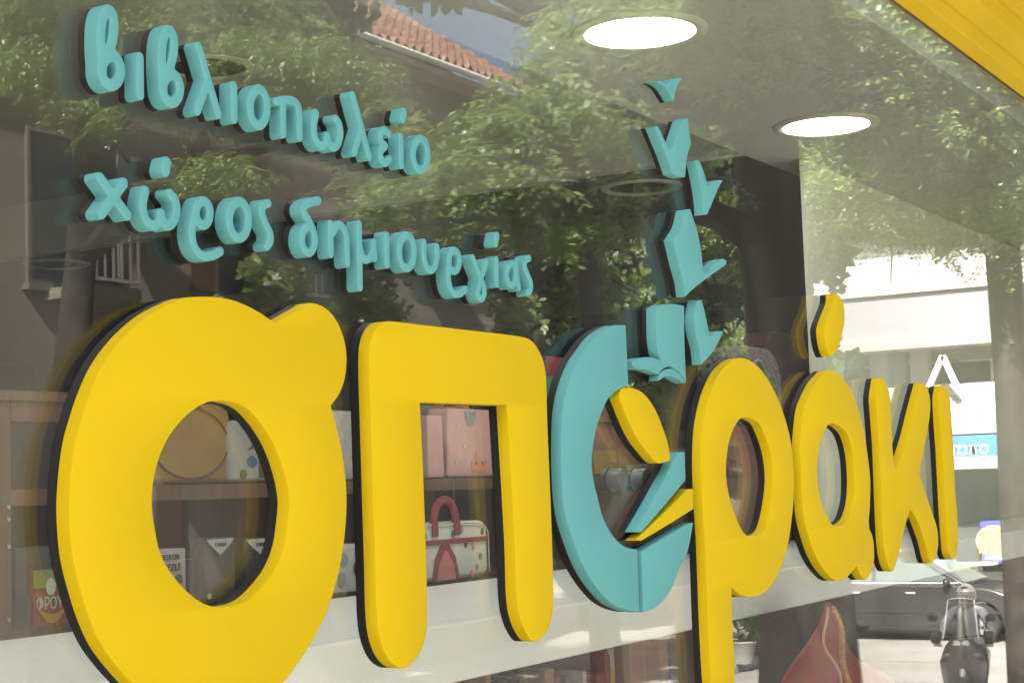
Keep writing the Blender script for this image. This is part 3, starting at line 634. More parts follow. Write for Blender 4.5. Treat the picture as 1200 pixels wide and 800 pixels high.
# spotted bag between sigma and pi
e, x0, x1, z0, z1 = good('lunch_bag', 'beige spotted bag glimpsed in the gap between sigma and pi', 'bag', 386, 640, 440, 700, 1.02, .08, mat('bag_beige', (0.36, 0.35, 0.30), .7, .05, 30), .01, 1.377)
for u, v, k in ((.25, .30, 'print_slate'), (.3, .7, 'print_slate'), (.6, .5, 'dark_print'), (.15, .85, 'dark_print')): disc('spot', x0 + u * (x1 - x0), z0 + v * (z1 - z0), .014, .016, 1.019, MATS[k], e)
e, *_ = good('gift_bag', 'pale bag with a pink band beside the sigma', 'bag', 372, 480, 432, 556, 1.2, .06, mat('bag_ash', (0.30, 0.29, 0.27), .7, .2, 25), .01, ZS)
# goods behind the omicron
e, *_ = good('gift_box', 'red gift box behind the gap between pi and omicron', 'box', 640, 417, 690, 552, 1.24, .10, mat('box_red', (0.22, 0.02, 0.03), .5, .2, 12), .003, ZS)
e, *_ = good('gift_box', 'green box below the red gift box, half hidden by the pi', 'box', 636, 440, 672, 556, 1.18, .05, mat('box_green', (0.05, 0.14, 0.07), .5, .2, 12), .003, ZS)
e, x0, x1, z0, z1 = good('basket', 'brown round basket behind the seed shape', 'basket', 690, 470, 735, 545, 1.18, .12, mat('basket_brown', (0.20, 0.085, 0.06), .7, .25, 40), .02, ZS)
MB().tube([(x0, 1.178, z1 - .06), ((x0 + x1) / 2, 1.172, z1 - .065), (x1, 1.178, z1 - .06)], .003, 6).obj('trim', m_ink, e, True)
e, *_ = good('toy_boat', 'blue and yellow toy under the seed shape', 'toy', 696, 528, 728, 546, 1.158, .02, mat('toy_yellow', (0.25, 0.16, 0.02), .5), .004, ZS)
# suction knobs on the inside of the glass
for k, (px, nm) in enumerate(((716, 'grey round knob on the glass inside the omicron, left of the pair'), (744, 'grey round knob on the glass inside the omicron, right of the pair'))):
    p = G(px, 562, 0.03); e = empty('suction_knob', (p.x, .0085, p.z), nm, 'knob', 'grey knobs on the glass')
    MB().lathe([(.0005, 0), (.0165, 0), (.0172, .003), (.0172, .020), (.016, .022), (.0005, .0225)], (p.x, .0088, p.z), 28, 'y').obj('knob_body', mat('knob_grey', (0.12, 0.12, 0.13), .45), e, True)
    MB().lathe([(.0175, .0225), (.0182, .023), (.0182, .032), (.0005, .0325)], (p.x, .0088, p.z), 28, 'y').obj('knob_base', mat('knob_dark', (0.02, 0.02, 0.022), .5), e, True)
# backpacks behind the rho
def backpack(px0, py0, px1, py1, y, d, m, label, trim):
    e, x0, x1, z0, z1 = good('backpack', label, 'backpack', px0, py0, px1, py1, y, d, m, .11, ZL)
    MB().tube([(x0 + .03 + (x1 - x0 - .06) * t, y - .004, z0 + .05 + (z1 - z0 - .09) * math.sin(math.pi * t) ** .5) for t in [i / 16 for i in range(17)]], .004, 6).obj('piping', trim, e, True)
    box('front_pocket', m, e, x0 + .04, x1 - .04, y - .022, y - .001, z0 + .01, z0 + .14, .01)
    xm = (x0 + x1) / 2; MB().tube([(xm - .04, y + .06, z1 - .004), (xm - .02, y + .06, z1 + .03), (xm + .02, y + .06, z1 + .03), (xm + .04, y + .06, z1 - .004)], .006, 6).obj('handle', m, e, True)
backpack(856, 402, 926, 640, 0.80, .12, mat('pack_speckle', (0.075, 0.07, 0.065), .8, .9, 90), 'grey speckled backpack standing behind the rho', mat('trim_grey', (.2, .2, .2), .6))
backpack(896, 386, 972, 640, 1.02, .14, mat('pack_burgundy', (0.075, 0.012, 0.016), .8, .2, 20), 'burgundy backpack behind the grey speckled one', m_ink)
e, *_ = good('gift_box', 'small dull red box seen through the hole of the rho', 'box', 852, 498, 890, 556, 0.76, .03, mat('box_rose', (0.10, 0.03, 0.032), .6, .3, 40), .004, None)
MB().box(*(lambda a, b: (a.x, b.x, .765, .789, 1.377, b.z - .001))(G(852, 556, .76), G(890, 556, .76))).obj('display_block', m_wood, None)
tag(bpy.data.objects['display_block'], 'wooden block under the small dull red box behind the rho', 'block')
# books under the counter
bk = [(0.10, 0.02, 0.02), (0.03, 0.03, 0.032), (0.02, 0.035, 0.03), (0.16, 0.022, 0.02), (0.05, 0.04, 0.03), (0.02, 0.02, 0.03), (0.30, 0.28, 0.25), (0.18, 0.1, 0.03), (0.03, 0.05, 0.09)]
CN = ['dark red', 'charcoal', 'dark green', 'bright red', 'brown', 'black', 'cream', 'ochre', 'navy blue']
xe = G(738, 760, .44).x - .006; x = xe; k = 0
ORDX = ORD + ['seventeenth', 'eighteenth', 'nineteenth', 'twentieth', 'twenty-first', 'twenty-second', 'twenty-third', 'twenty-fourth', 'twenty-fifth', 'twenty-sixth', 'twenty-seventh', 'twenty-eighth']
while x > 2.32 and k < len(ORDX):
    t = random.choice((.018, .024, .03, .038)); h = random.uniform(.19, .272); ci = random.randrange(len(bk)); c = bk[ci]
    x -= t + .0006; y = .46 + random.uniform(0, .02)
    e = empty('shelf_book', (x + t / 2, y + .07, .986), f'{CN[ci]} book, {ORDX[k]} to the left of the pale wooden upright', 'book', 'books on the shelf under the counter')
    m = mat('book_%d%d%d' % tuple(int(v * 100) for v in c), c, .5, .2, 40)
    MB().box(x + .0005, x + t - .0005, y, y + .15, .9862, .9862 + h).obj('cover', m, e, bevel=.0015)
    MB().box(x + t * .2, x + t * .8, y - .0012, y, .9862 + h * .6, .9862 + h * .82).obj('spine_label', mat('box_white') if k % 2 else mat('cover_yellow'), e) if k % 3 == 0 else None
    k += 1
e, *_ = good('document_box', 'dark blue box under the counter right of the pale wooden upright', 'box', 785, 752, 811, 830, .46, .2, mat('box_navy', (0.02, 0.025, 0.045), .5), .003, .062)
# play tent
ap = G(968, 702, .19); tent = empty('play_tent', (ap.x, .19, .40), 'red play tent with gold braid standing in the window below the pale panel', 'tent')
N = 72
def tz(a, t, rr): return (ap.x + rr * 1.45 * t * (1 + .22 * math.sin(23 * t + 2 * math.cos(a))) * math.cos(a) + .02 * math.sin(31 * t), .19 + .15 * math.sin(a) * t * rr, ap.z - (ap.z - .40) * t)
m_tent = mat('tent_red', (0.26, 0.012, 0.010), .45, .35, 7, .5, 10); m_gold = mat('gold_braid', (0.45, 0.25, 0.10), .4, .3, 200, metal=.4)
v = []; f = []
for i in range(40):
    for j in range(N):
        a = 2 * math.pi * j / N; t = (i + .35) / 39.35; fold = 1 + (.17 * math.sin(8 * a + 1.3 + 2 * t) + .09 * math.sin(17 * a + 5 * t)) * (.3 + .7 * t) + .03 * math.sin(11 * t + 4 * a)
        v.append(tz(a, t * fold, .92))
for i in range(39):
    for j in range(N): f.append((i * N + j, i * N + (j + 1) % N, (i + 1) * N + (j + 1) % N, (i + 1) * N + j))
mesh('canvas', v, f, m_tent, tent, True)
MB().tube([tz(-1.38 + .10 * math.sin(19 * t), t, .985) for t in [i / 40 for i in range(1, 41)]], .010, 8).obj('braid', m_gold, tent, True)
MB().tube([tz(-1.85 - .30 * math.sin(27 * t), t, .99) for t in [i / 50 for i in range(1, 51)]], .004, 6).obj('cord', mat('cord_tan', (.5, .34, .2), .6), tent, True)
pf = [tz(-1.5, .25, .965), tz(-1.5, .9, .965), tz(-1.9, .9, .965)]
v = [(p[0], p[1] - .004, p[2]) for p in pf]; v += [(p[0], p[1] - .008, p[2]) for p in v]
mesh('door_flap', v, [(0, 1, 2), (5, 4, 3), (0, 3, 4, 1), (1, 4, 5, 2), (2, 5, 3, 0)], mat('flap_gold', (.38, .2, .05), .6), tent)

# ================================================================== the street that the glass mirrors
def paving_mat(name, c1, c2, sx, sy):
    m = bpy.data.materials.new(name); m.use_nodes = True
    n = m.node_tree.nodes; l = m.node_tree.links; b = n['Principled BSDF']
    tc = n.new('ShaderNodeTexCoord'); br = n.new('ShaderNodeTexBrick'); br.offset = 0.0
    br.inputs['Scale'].default_value = 1.0; br.inputs['Brick Width'].default_value = sx; br.inputs['Row Height'].default_value = sy
    br.inputs['Mortar Size'].default_value = 0.012; br.inputs['Color1'].default_value = (*c1, 1); br.inputs['Color2'].default_value = (*c2, 1)
    br.inputs['Mortar'].default_value = (*[x * .5 for x in c1], 1)
    l.new(tc.outputs['Object'], br.inputs['Vector'])
    ns = n.new('ShaderNodeTexNoise'); ns.inputs['Scale'].default_value = 0.8; ns.inputs['Detail'].default_value = 8; l.new(tc.outputs['Object'], ns.inputs['Vector'])
    mx = n.new('ShaderNodeMix'); mx.data_type = 'RGBA'; mx.blend_type = 'MULTIPLY'; mx.inputs['Factor'].default_value = 0.5
    l.new(br.outputs[0], mx.inputs['A']); l.new(ns.outputs[0], mx.inputs['B']); l.new(mx.outputs['Result'], b.inputs['Base Color'])
    b.inputs['Roughness'].default_value = 0.8
    MATS[name] = m; return m
m_ground = mat('dry_earth', (0.20, 0.17, 0.13), .95, .2, .5)
m_road = mat('worn_asphalt', (0.24, 0.232, 0.215), .85, .14, 1.2, .25, 90)
m_pave = paving_mat('pale_paving', (0.44, 0.42, 0.38), (0.40, 0.38, 0.35), 0.4, 0.4)
m_kerb = mat('kerb_stone', (0.42, 0.41, 0.38), .8, .1, 4)
def strip(name, x0, x1, y0, y1, dz, m, thick=None, n=40):
    xs_ = [x0 + (x1 - x0) * i / n for i in range(n + 1)]; v = []; f = []
    for x in xs_: v += [(x, y0, ground_z(x) + dz), (x, y1, ground_z(x) + dz)]
    f = [(2 * i, 2 * i + 2, 2 * i + 3, 2 * i + 1) for i in range(n)]
    if thick:
        b = len(v)
        for x in xs_: v += [(x, y0, ground_z(x) + dz - thick), (x, y1, ground_z(x) + dz - thick)]
        for i in range(n):
            f += [(2 * i, b + 2 * i, b + 2 * i + 2, 2 * i + 2), (2 * i + 1, 2 * i + 3, b + 2 * i + 3, b + 2 * i + 1)]
        f += [(0, 1, b + 1, b), (2 * n, b + 2 * n, b + 2 * n + 1, 2 * n + 1)]
    o = mesh(name, v, f, m); tag(o, kind='structure'); return o
strip('ground', -400, 900, -700, 600, -.16, m_ground, n=260)
strip('road', -60, 120, -9.0, -3.35, -.124, m_road, n=120)
o = strip('cross_road', 25.2, 33.8, -90, -3.36, -.119, m_road, n=8)
strip('pavement', -40, 24.8, -3.2, -0.012, 0.0, m_pave, .14, 80)
strip('far_pavement', -40, 24.8, -13.9, -9.2, 0.0, m_pave, .14, 80)
strip('corner_pavement', 34.2, 120, -14, -3.0, 0.0, m_pave, .14, 20)
strip('kerb', -40, 24.8, -3.345, -3.202, .006, m_kerb, .14, 80)
strip('far_kerb', -40, 24.8, -9.198, -9.06, .006, m_kerb, .14, 80)
# ------------------------------------------------------------------ house with the tiled roof
m_house = mat('house_render', (0.20, 0.185, 0.15), .9, .1, .8, .15)
m_tile = mat('roof_tile', (0.14, 0.06, 0.042), .85, col2=(0.28, 0.155, 0.115), scale=9)
m_frame = mat('white_joinery', (0.62, 0.61, 0.57), .5, .05, 6)
m_hfr = mat('weathered_joinery', (0.13, 0.12, 0.10), .7, .1, 6)
m_pane = mat('window_dark', (0.02, 0.022, 0.025), .08, spec=.6)
m_shut = mat('brown_shutter', (0.085, 0.045, 0.025), .6, .15, 8)
m_iron = mat('white_iron', (0.70, 0.69, 0.66), .5)
def roof_sheet(name, x0, x1, ye, ze, yr, zr, parent, pitch=.24, rows=14):
    nx = int((x1 - x0) / pitch) * 6; v = []; q = []
    s = math.hypot(yr - ye, zr - ze); ny, nz = -(zr - ze) / s * (-1 if yr > ye else 1), abs(yr - ye) / s
    prof = []
    for r in range(rows):
        prof += [(r / rows, .075), ((r + .97) / rows, .0)]
    for t, lift in prof:
        for i in range(nx + 1):
            a = i / 6 * 2 * math.pi; h = .05 * math.cos(a) + lift + .012 * math.sin(i * 12.9 + t * 78)
            v.append((x0 + (x1 - x0) * i / nx, ye + (yr - ye) * t + ny * 0, ze + (zr - ze) * t + h / nz))
    for j in range(len(prof) - 1):
        for i in range(nx): q.append((j * (nx + 1) + i, j * (nx + 1) + i + 1, (j + 1) * (nx + 1) + i + 1, (j + 1) * (nx + 1) + i))
    o = big_mesh(name, v, q, m_tile, parent); o['kind'] = 'stuff'; return o
def house_window(h, x0, x1, z0, z1, y, shut=True, bars=1):
    w_ = MB().box(x0 - .06, x1 + .06, y, y + .05, z0 - .06, z0).box(x0 - .06, x1 + .06, y, y + .05, z1, z1 + .06).box(x0 - .06, x0, y, y + .05, z0, z1).box(x1, x1 + .06, y, y + .05, z0, z1)
    for k in range(bars):
        xm = x0 + (x1 - x0) * (k + 1) / (bars + 1); w_.box(xm - .025, xm + .025, y + .004, y + .04, z0, z1)
    o = w_.obj('window_frame', m_hfr, h)
    box('pane', m_pane, o, x0, x1, y - .02, y + .015, z0, z1)
    box('sill', m_hfr, o, x0 - .12, x1 + .12, y + .002, y + .14, z0 - .13, z0 - .061)
    if shut:
        for a, b in ((x0 - .55, x0 - .07), (x1 + .07, x1 + .55)): box('shutter', m_shut, o, a, b, y + .003, y + .05, z0 - .04, z1 + .04)
def balcony(h, x0, x1, zf, y, depth=.8, rail=.95, step=.13, m=None):
    s = box('balcony_slab', m_house, h, x0, x1, y + .001, y + depth, zf - .14, zf)
    MB().box(x0, x1, y + depth - .05, y + depth - .01, zf + rail - .04, zf + rail).box(x0, x1, y + depth - .05, y + depth - .01, zf + .06, zf + .10).obj('rail', m or m_iron, s)
    n = int((x1 - x0) / step)
    me = None
    for i in range(n + 1):
        xx = x0 + .02 + (x1 - x0 - .04) * i / n
        if me is None:
            b = MB().box(-.012, .012, -.012, .012, 0, rail - .141).obj('baluster', m or m_iron); me = b.data
        else:
            b = bpy.data.objects.new('baluster', me); COL.objects.link(b)
        b.location = (xx, y + depth - .03, zf + .1005); b.parent = s; b.matrix_parent_inverse = wm(s).inverted()
HY = -14.0
h1 = empty('tiled_house', (17, HY - 4, -1.25), 'house with a terracotta tile roof mirrored above the upper text line', 'house')
EZ = RY(560, 92, HY + .5).z
box('wall', m_house, h1, 6.0, 25.3, HY - 8, HY, -1.4, EZ - .15)
box('eaves', mat('eaves_wood', (0.30, 0.26, 0.20), .8, .1, 4), h1, 5.6, 25.7, HY - 8.4, HY + .46, EZ - .16, EZ - .06)
rf = roof_sheet('roof_tiles', 5.5, 25.8, HY + .55, EZ, HY - 3.9, EZ + 3.0, h1)
mesh('roof_back', [(5.5, HY - 3.95, EZ + 2.99), (25.8, HY - 3.95, EZ + 2.99), (25.8, HY - 8.5, EZ - .05), (5.5, HY - 8.5, EZ - .05)], [(0, 1, 2, 3)], m_tile, h1)
mesh('gable', [(25.28, HY, EZ - .1), (25.28, HY - 7.9, EZ - .1), (25.28, HY - 3.95, EZ + 2.7)], [(0, 1, 2)], m_house, h1)
MB().tube([(5.6, HY + .62, EZ - .03), (25.7, HY + .62, EZ - .03)], .06, 8).obj('gutter', m_frame, h1, True)
a = RY(104, 322, HY + .8); b_ = RY(166, 318, HY + .8)
balcony(h1, a.x, b_.x, a.z - .10, HY)
house_window(h1, a.x - .2, RY(136, 240, HY).x, a.z, RY(120, 172, HY).z, HY, False, 1)
a = RY(300, 334, HY + .8); b_ = RY(362, 330, HY + .8)
balcony(h1, a.x, b_.x + .5, a.z - .1, HY)
house_window(h1, a.x + .1, b_.x + .1, a.z, a.z + 1.9, HY, True, 1)
for x in (9.5, 22.6): house_window(h1, x, x + 1.1, a.z + .4, a.z + 1.8, HY)
for x in (10, 14.6, 18.6, 22.4): house_window(h1, x, x + 1.2, .2, 1.7, HY)

# second house further on, behind the crossing
h2 = empty('tiled_house', (44, -24, -1.25), 'smaller house with a terracotta roof beyond the crossing, glimpsed beside the dark trunk', 'house')
box('wall', mat('house_cream', (0.45, 0.37, 0.28), .9, .1, .7), h2, 39, 52, -32, -17.5, -1.4, 6.6)
roof_sheet('roof_tiles', 38.4, 52.5, -17.0, 6.6, -24.0, 10.2, h2, .3, 12)
mesh('gable', [(39.02, -17.5, 6.5), (39.02, -31, 6.5), (39.02, -24, 10.0)], [(0, 1, 2)], mat('house_cream'), h2)
for y in (-20, -23.5, -27):
    o = box('window_frame', m_frame, h2, 38.93, 38.995, y - .7, y + .7, 2.6, 4.6); box('pane', m_pane, o, 38.91, 38.929, y - .6, y + .6, 2.7, 4.5)

# ------------------------------------------------------------------ white corner building
WX = 38.0
def wy(px): return RX(px, 500, WX).y
def wz(py, px=1060): return RX(px, py, WX).z
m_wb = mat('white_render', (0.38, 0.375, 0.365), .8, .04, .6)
m_wb2 = mat('lilac_shade_render', (0.215, 0.215, 0.245), .8, .04, .6)  # lilac tone of the balcony shade, put into the colour
m_wb3 = mat('grey_shade_render', (0.25, 0.26, 0.22), .85, .08, .6)  # grey-green of the shaded recess, put into the colour
wb = empty('corner_building', (WX + 5, -9, -1.25), 'white corner building with balconies and a shop, mirrored at the right of the glass', 'building')
YL, YR_ = wy(946), -2.0
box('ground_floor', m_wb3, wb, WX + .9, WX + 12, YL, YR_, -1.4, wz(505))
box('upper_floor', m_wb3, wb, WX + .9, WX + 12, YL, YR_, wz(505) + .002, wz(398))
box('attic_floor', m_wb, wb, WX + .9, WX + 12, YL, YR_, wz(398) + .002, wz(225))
pr = box('balcony_parapet', m_wb2, wb, WX - .35, WX + .898, YL - .4, YR_, wz(396), wz(346)); pr['label'] = 'parapet with lilac grey shade put into its colour'
box('parapet_cap', m_wb, wb, WX - .45, WX + .896, YL - .5, YR_, wz(346) + .002, wz(304))
box('balcony_slab', mat('cream_render', (0.32, 0.305, 0.25), .8, .04, .6), wb, WX - .42, WX + .897, YL - .45, YR_, wz(410), wz(396) - .002)
box('upper_band', m_wb, wb, WX + .3, WX + .898, YL, YR_, wz(262), wz(244))
for px in (957, 1025, 1046, 1073): 
    y = wy(px); box('column', m_wb if px != 1046 else m_wb2, wb, WX + .55, WX + .895, y - .22, y + .22, wz(505) + .003, wz(410) - .003)
for px, ww in ((1000, .7), (1062, .35), (1095, .5), (1132, .5)):
    y = wy(px); o = box('window_frame', m_frame, wb, WX + .84, WX + .897, y - ww, y + ww, wz(452), wz(424)); box('pane', m_pane, o, WX + .82, WX + .838, y - ww + .07, y + ww - .07, wz(450), wz(426))
for px in (1114, 1127, 1140):
    p = RX(px, 391, WX + .2); MB().lathe([(.001, 0), (.10, 0), (.115, .05), (.09, .09), (.001, .1)], (WX + .2, p.y, p.z - .30), 14).obj('ceiling_lamp', m_hfr, wb, True)
for px, w_ in ((968, .05), (1165, .06)): y = wy(px); MB().tube([(WX + .80, y, -1.2), (WX + .80, y, wz(398))], w_, 8).obj('drainpipe', m_wb2, wb, True)
for px in (985, 1150):
    y = wy(px); o = box('air_conditioner', m_frame, wb, WX + .55, WX + .838, y - .40, y + .40, wz(500), wz(476), .02)
    MB().lathe([(.001, -.004), (.2, -.004), (.22, .0)], (WX + .55, y - .1, (wz(500) + wz(476)) / 2), 20, 'x').obj('fan_grille', m_hfr, o, True)
# corrugated canopy, louvre by louvre
zc0, zc1 = wz(512), wz(452); n = 9
for i in range(n):
    z0_ = zc0 + (zc1 - zc0) * i / n; z1_ = zc0 + (zc1 - zc0) * (i + 1) / n - .012
    xo = WX - .55 + .9 * i / n
    v = [(xo, YL + 1.6, z0_), (xo, YR_, z0_), (xo + .10, YR_, z1_), (xo + .10, YL + 1.6, z1_)]; v += [(x + .03, y, z) for x, y, z in v]
    mesh('canopy_slat', v, [(0, 1, 2, 3), (7, 6, 5, 4), (0, 4, 5, 1), (3, 2, 6, 7), (0, 3, 7, 4), (1, 5, 6, 2)], m_wb if i % 3 else m_wb2, wb)
ys0, ys1 = wy(1172), wy(1096)     # right end, left end of the blue sign in the mirror image
sg = empty('shop_sign', (WX - .6, (ys0 + ys1) / 2, wz(548)), 'blue shop sign with white lettering above the betting shop window', 'sign')
box('sign_board', mat('sign_blue', (0.05, 0.19, 0.40), .4), sg, WX - .66, WX - .58, ys1, ys0 + .5, wz(540), wz(514))
box('lower_strip', m_wb2, sg, WX - .67, WX - .58, ys1, ys0 + .5, wz(552), wz(540) - .003)
box('white_line', m_frame, sg, WX - .672, WX - .661, ys1 + .01, ys0 + .49, wz(539.5), wz(538))
# the letters read from the street: +y is to the left for someone facing +x
lettering('οπαπ', .40, mat('sign_white', (0.82, 0.84, 0.86), .4), sg, (WX - .668, wy(1167), wz(535.5)), (math.pi / 2, 0, -math.pi / 2), .006, 'LEFT', 1.02)
# shop window below the sign
o = box('shop_glass', mat('shop_dark', (0.06, 0.065, 0.06), .15, .3, .8), wb, WX + .6, WX + .64, YL + 2.2, YR_ - .5, -1.1, wz(553))
for px in (1060, 1183): y = wy(px); box('mullion', m_frame, wb, WX + .55, WX + .598, y - .035, y + .035, -1.1, wz(553))
box('canopy_soffit', m_wb3, wb, WX - .5, WX + .897, YL + 1.6, YR_, wz(553) + .002, wz(514) - .02)
pst = empty('window_poster', (WX + .3, wy(1152), wz(662)), 'blue and yellow poster reading free win in the shop window', 'poster')
box('poster_sheet', mat('poster_blue', (0.06, 0.075, 0.30), .5), pst, WX + .42, WX + .45, wy(1136.5), wy(1169), wz(662), wz(612))
yc = wy(1152.5); disc_pts = [(yc + .45 * math.cos(t), wz(636) + .38 * math.sin(t)) for t in [2 * math.pi * i / 20 for i in range(20)]]
MB().extrude(disc_pts, WX + .412, WX + .419, 'x').obj('burst', mat('poster_cream', (0.34, 0.29, 0.20), .6), pst)
m_or = mat('poster_orange', (0.55, 0.20, 0.02), .5)
lettering('FREE', .34, m_or, pst, (WX + .408, yc, wz(636)), (math.pi / 2, 0, -math.pi / 2), .003)
lettering('WIN', .40, m_or, pst, (WX + .408, yc, wz(650)), (math.pi / 2, 0, -math.pi / 2), .003)
box('white_line', m_frame, pst, WX + .410, WX + .419, wy(1140), wy(1163), wz(657), wz(654.5))
tb = empty('cafe_table', (36.6, RX(1143, 670, 36.6).y, -1.25), 'white round pedestal table outside the corner shop', 'table')
c = RX(1143, 659, 36.6)
MB().lathe([(.001, 0), (.48, 0), (.5, .02), (.5, .045), (.001, .05)], (36.6, c.y, c.z - .05), 28).obj('table_top', m_frame, tb, True)
MB().tube([(36.6, c.y, -1.24), (36.6, c.y, c.z - .05)], .045, 10).obj('pedestal', m_frame, tb, True)
MB().lathe([(.3, 0), (.28, .03), (.05, .06)], (36.6, c.y, -1.248), 20).obj('foot', m_frame, tb, True)
# white A-shaped ladder leaning on the canopy
ld = empty('step_ladder', (WX - .3, wy(1105), wz(455)), 'white step ladder opened like an inverted V above the canopy', 'ladder')
t0 = RX(1105, 417, WX - .25)
for px, nm in ((1087, 'front_leg'), (1124, 'rear_leg')):
    q = RX(px, 458, WX - .25); MB().bar(t0, q, .13, .10, (1, 0, 0)).obj(nm, m_iron, ld)
    MB().bar((t0 + (q - t0) * .35) + Vector((-.05, 0, 0)), (t0 + (q - t0) * .6) + Vector((-.05, 0, 0)), .03, .03, (1, 0, 0)).obj('rung', m_wb2, ld)

# ------------------------------------------------------------------ bollards and a potted plant on the far corner
for k, px in enumerate((868, 876, 884, 892)):
    p = RX(px, 740, 24.4); e = empty('bollard', (24.4, p.y, ground_z(24.4)), f'dark metal bollard on the far corner, {ORD[k]} from the left in the mirror image', 'bollard', 'bollards on the far corner')
    MB().tube([(24.4, p.y, ground_z(24.4)), (24.4, p.y, -.50)], .05, 12).obj('post', m_hfr, e, True)
    MB().sphere((24.4, p.y, -.48), .06, .06, .05, 12, 8).obj('cap', m_hfr, e, True)
    MB().lathe([(.10, 0), (.10, .02), (.055, .05)], (24.4, p.y, ground_z(24.4) + .001), 14).obj('base', m_hfr, e, True)
pt = RX(870, 770, 23.4); zp = ground_z(23.4)
e = empty('potted_plant', (23.4, pt.y, zp), 'leafy plant in a grey pot on the far corner beside the bollards', 'plant')
MB().lathe([(.16, 0), (.22, .30), (.24, .32), (.22, .34), (.20, .30)], (23.4, pt.y, zp + .001), 20).obj('pot', m_wb3, e, True)
POT = (e, (23.4, pt.y, zp))
# ------------------------------------------------------------------ trees
def bark_mat(name, c1, c2):
    return mat(name, c1, .95, col2=c2, scale=6, bump=.8, bscale=14)
m_bark = bark_mat('grey_bark', (0.017, 0.014, 0.011), (0.040, 0.034, 0.027))
lf_pepper = leaf_mat('pepper_leaf', (0.11, 0.175, 0.050), (0.27, 0.335, 0.125), .34, .45)
lf_broad = leaf_mat('broad_leaf', (0.07, 0.12, 0.025), (0.20, 0.25, 0.07), .28, .30)
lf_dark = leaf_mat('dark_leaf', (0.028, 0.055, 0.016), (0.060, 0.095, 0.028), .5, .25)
def spray(seed=0):
    # drooping twig with uneven narrow leaflets, no two twigs quite alike
    g = np.random.default_rng(100 + seed); n = int(g.integers(5, 10)); L = g.uniform(.10, .21); sag = g.uniform(.2, .9); bend = g.uniform(-.25, .25)
    v = []; q = []
    for i in range(n):
        t = (i + g.uniform(.2, .9)) / n; x = L * t; z = -sag * L * t * t; y = bend * L * t * t
        for s in (-1, 1):
            if g.random() < .14: continue
            b = len(v); l = g.uniform(.030, .064) * (1 - .35 * t); lw = g.uniform(.005, .0095)
            d = np.array([g.uniform(.15, .8), g.uniform(.55, 1.0) * s, g.uniform(-.75, .1)]); d /= np.linalg.norm(d)
            o = np.cross(d, [g.uniform(-.4, .4), g.uniform(-.4, .4), 1.0]); o *= lw / np.linalg.norm(o)
            p = np.array([x, y, z]); c = np.array([0, 0, -g.uniform(.0, .008)])
            v += [p, p + d * l * .5 + o, p + d * l + c, p + d * l * .5 - o]; q.append((b, b + 1, b + 2, b + 3))
    return np.array(v), np.array(q)
def rosette(n=7, ll=.10, lw=.026):
    # cluster of broad glossy leaves, each folded a little along its midrib
    v = []; q = []
    for i in range(n):
        a = 2.4 * i + .3; el = .25 + .5 * ((i * 7) % 5) / 5; b = len(v)
        d = np.array([math.cos(a) * math.cos(el), math.sin(a) * math.cos(el), math.sin(el) - .35]); d /= np.linalg.norm(d)
        s = np.cross(d, [0, 0, 1]); s /= np.linalg.norm(s); u = np.cross(s, d)
        p = d * .02; l = ll * (.75 + .06 * ((i * 3) % 7))
        v += [p, p + d * l * .35 + s * lw + u * .006, p + d * l * .72 + s * lw * .8, p + d * l, p + d * l * .72 - s * lw * .8, p + d * l * .35 - s * lw + u * .006]
        q += [(b, b + 1, b + 2, b + 3), (b, b + 3, b + 4, b + 5)]
    return np.array(v), np.array(q)
def scatter(name, base, blobs, m, parent, droop=True, shell=.55):
    V = []; Q = []; off = 0
    variants = base if isinstance(base, list) else [base]; nb = len(variants)
    jobs = [(c, rad, max(3, n // nb), size, variants[k]) for c, rad, n, size in blobs for k in range(nb)]
    for c, rad, n, size, (bv, bq) in jobs:
        n = int(n * (4.0 if droop else 1.6)); rad = np.array(rad if hasattr(rad, '__len__') else (rad, rad, rad * .8))
        # sub-clumps give light and dark masses with gaps between
        k = max(2 if nb > 1 else 3, n // 45); cc = RNG.normal(size=(k, 3)); cc /= np.linalg.norm(cc, axis=1)[:, None]; cc *= RNG.uniform(shell, 1.0, (k, 1))
        which = RNG.integers(0, k, n); p = cc[which] + RNG.normal(size=(n, 3)) * (.26 if nb > 1 else .20)
        out = p / np.maximum(np.linalg.norm(p, axis=1), 1e-6)[:, None]
        p = np.array(c) + p * rad
        az = np.arctan2(out[:, 1], out[:, 0]) + RNG.normal(0, .8, n); tilt = (RNG.uniform(-.9, .25, n) if droop else RNG.uniform(-1.0, .9, n)); roll = RNG.uniform(-.8, .8, n) if droop else RNG.uniform(0, 6.28, n)
        ca, sa, ct, st, cr, sr = np.cos(az), np.sin(az), np.cos(tilt), np.sin(tilt), np.cos(roll), np.sin(roll)
        Rz = np.zeros((n, 3, 3)); Rz[:, 0, 0] = ca; Rz[:, 0, 1] = -sa; Rz[:, 1, 0] = sa; Rz[:, 1, 1] = ca; Rz[:, 2, 2] = 1
        Ry = np.zeros((n, 3, 3)); Ry[:, 0, 0] = ct; Ry[:, 0, 2] = -st; Ry[:, 2, 0] = st; Ry[:, 2, 2] = ct; Ry[:, 1, 1] = 1
        Rx = np.zeros((n, 3, 3)); Rx[:, 0, 0] = 1; Rx[:, 1, 1] = cr; Rx[:, 1, 2] = -sr; Rx[:, 2, 1] = sr; Rx[:, 2, 2] = cr
        T = Rz @ Ry @ Rx; sc_ = size * RNG.uniform(.7, 1.3, n)
        vv = np.einsum('nij,vj->nvi', T, bv) * sc_[:, None, None] + p[:, None, :]
        V.append(vv.reshape(-1, 3)); Q.append((bq[None] + (np.arange(n) * len(bv))[:, None, None]).reshape(-1, bq.shape[1]) + off); off += n * len(bv)
    return big_mesh(name, np.concatenate(V), np.concatenate(Q), m, parent)
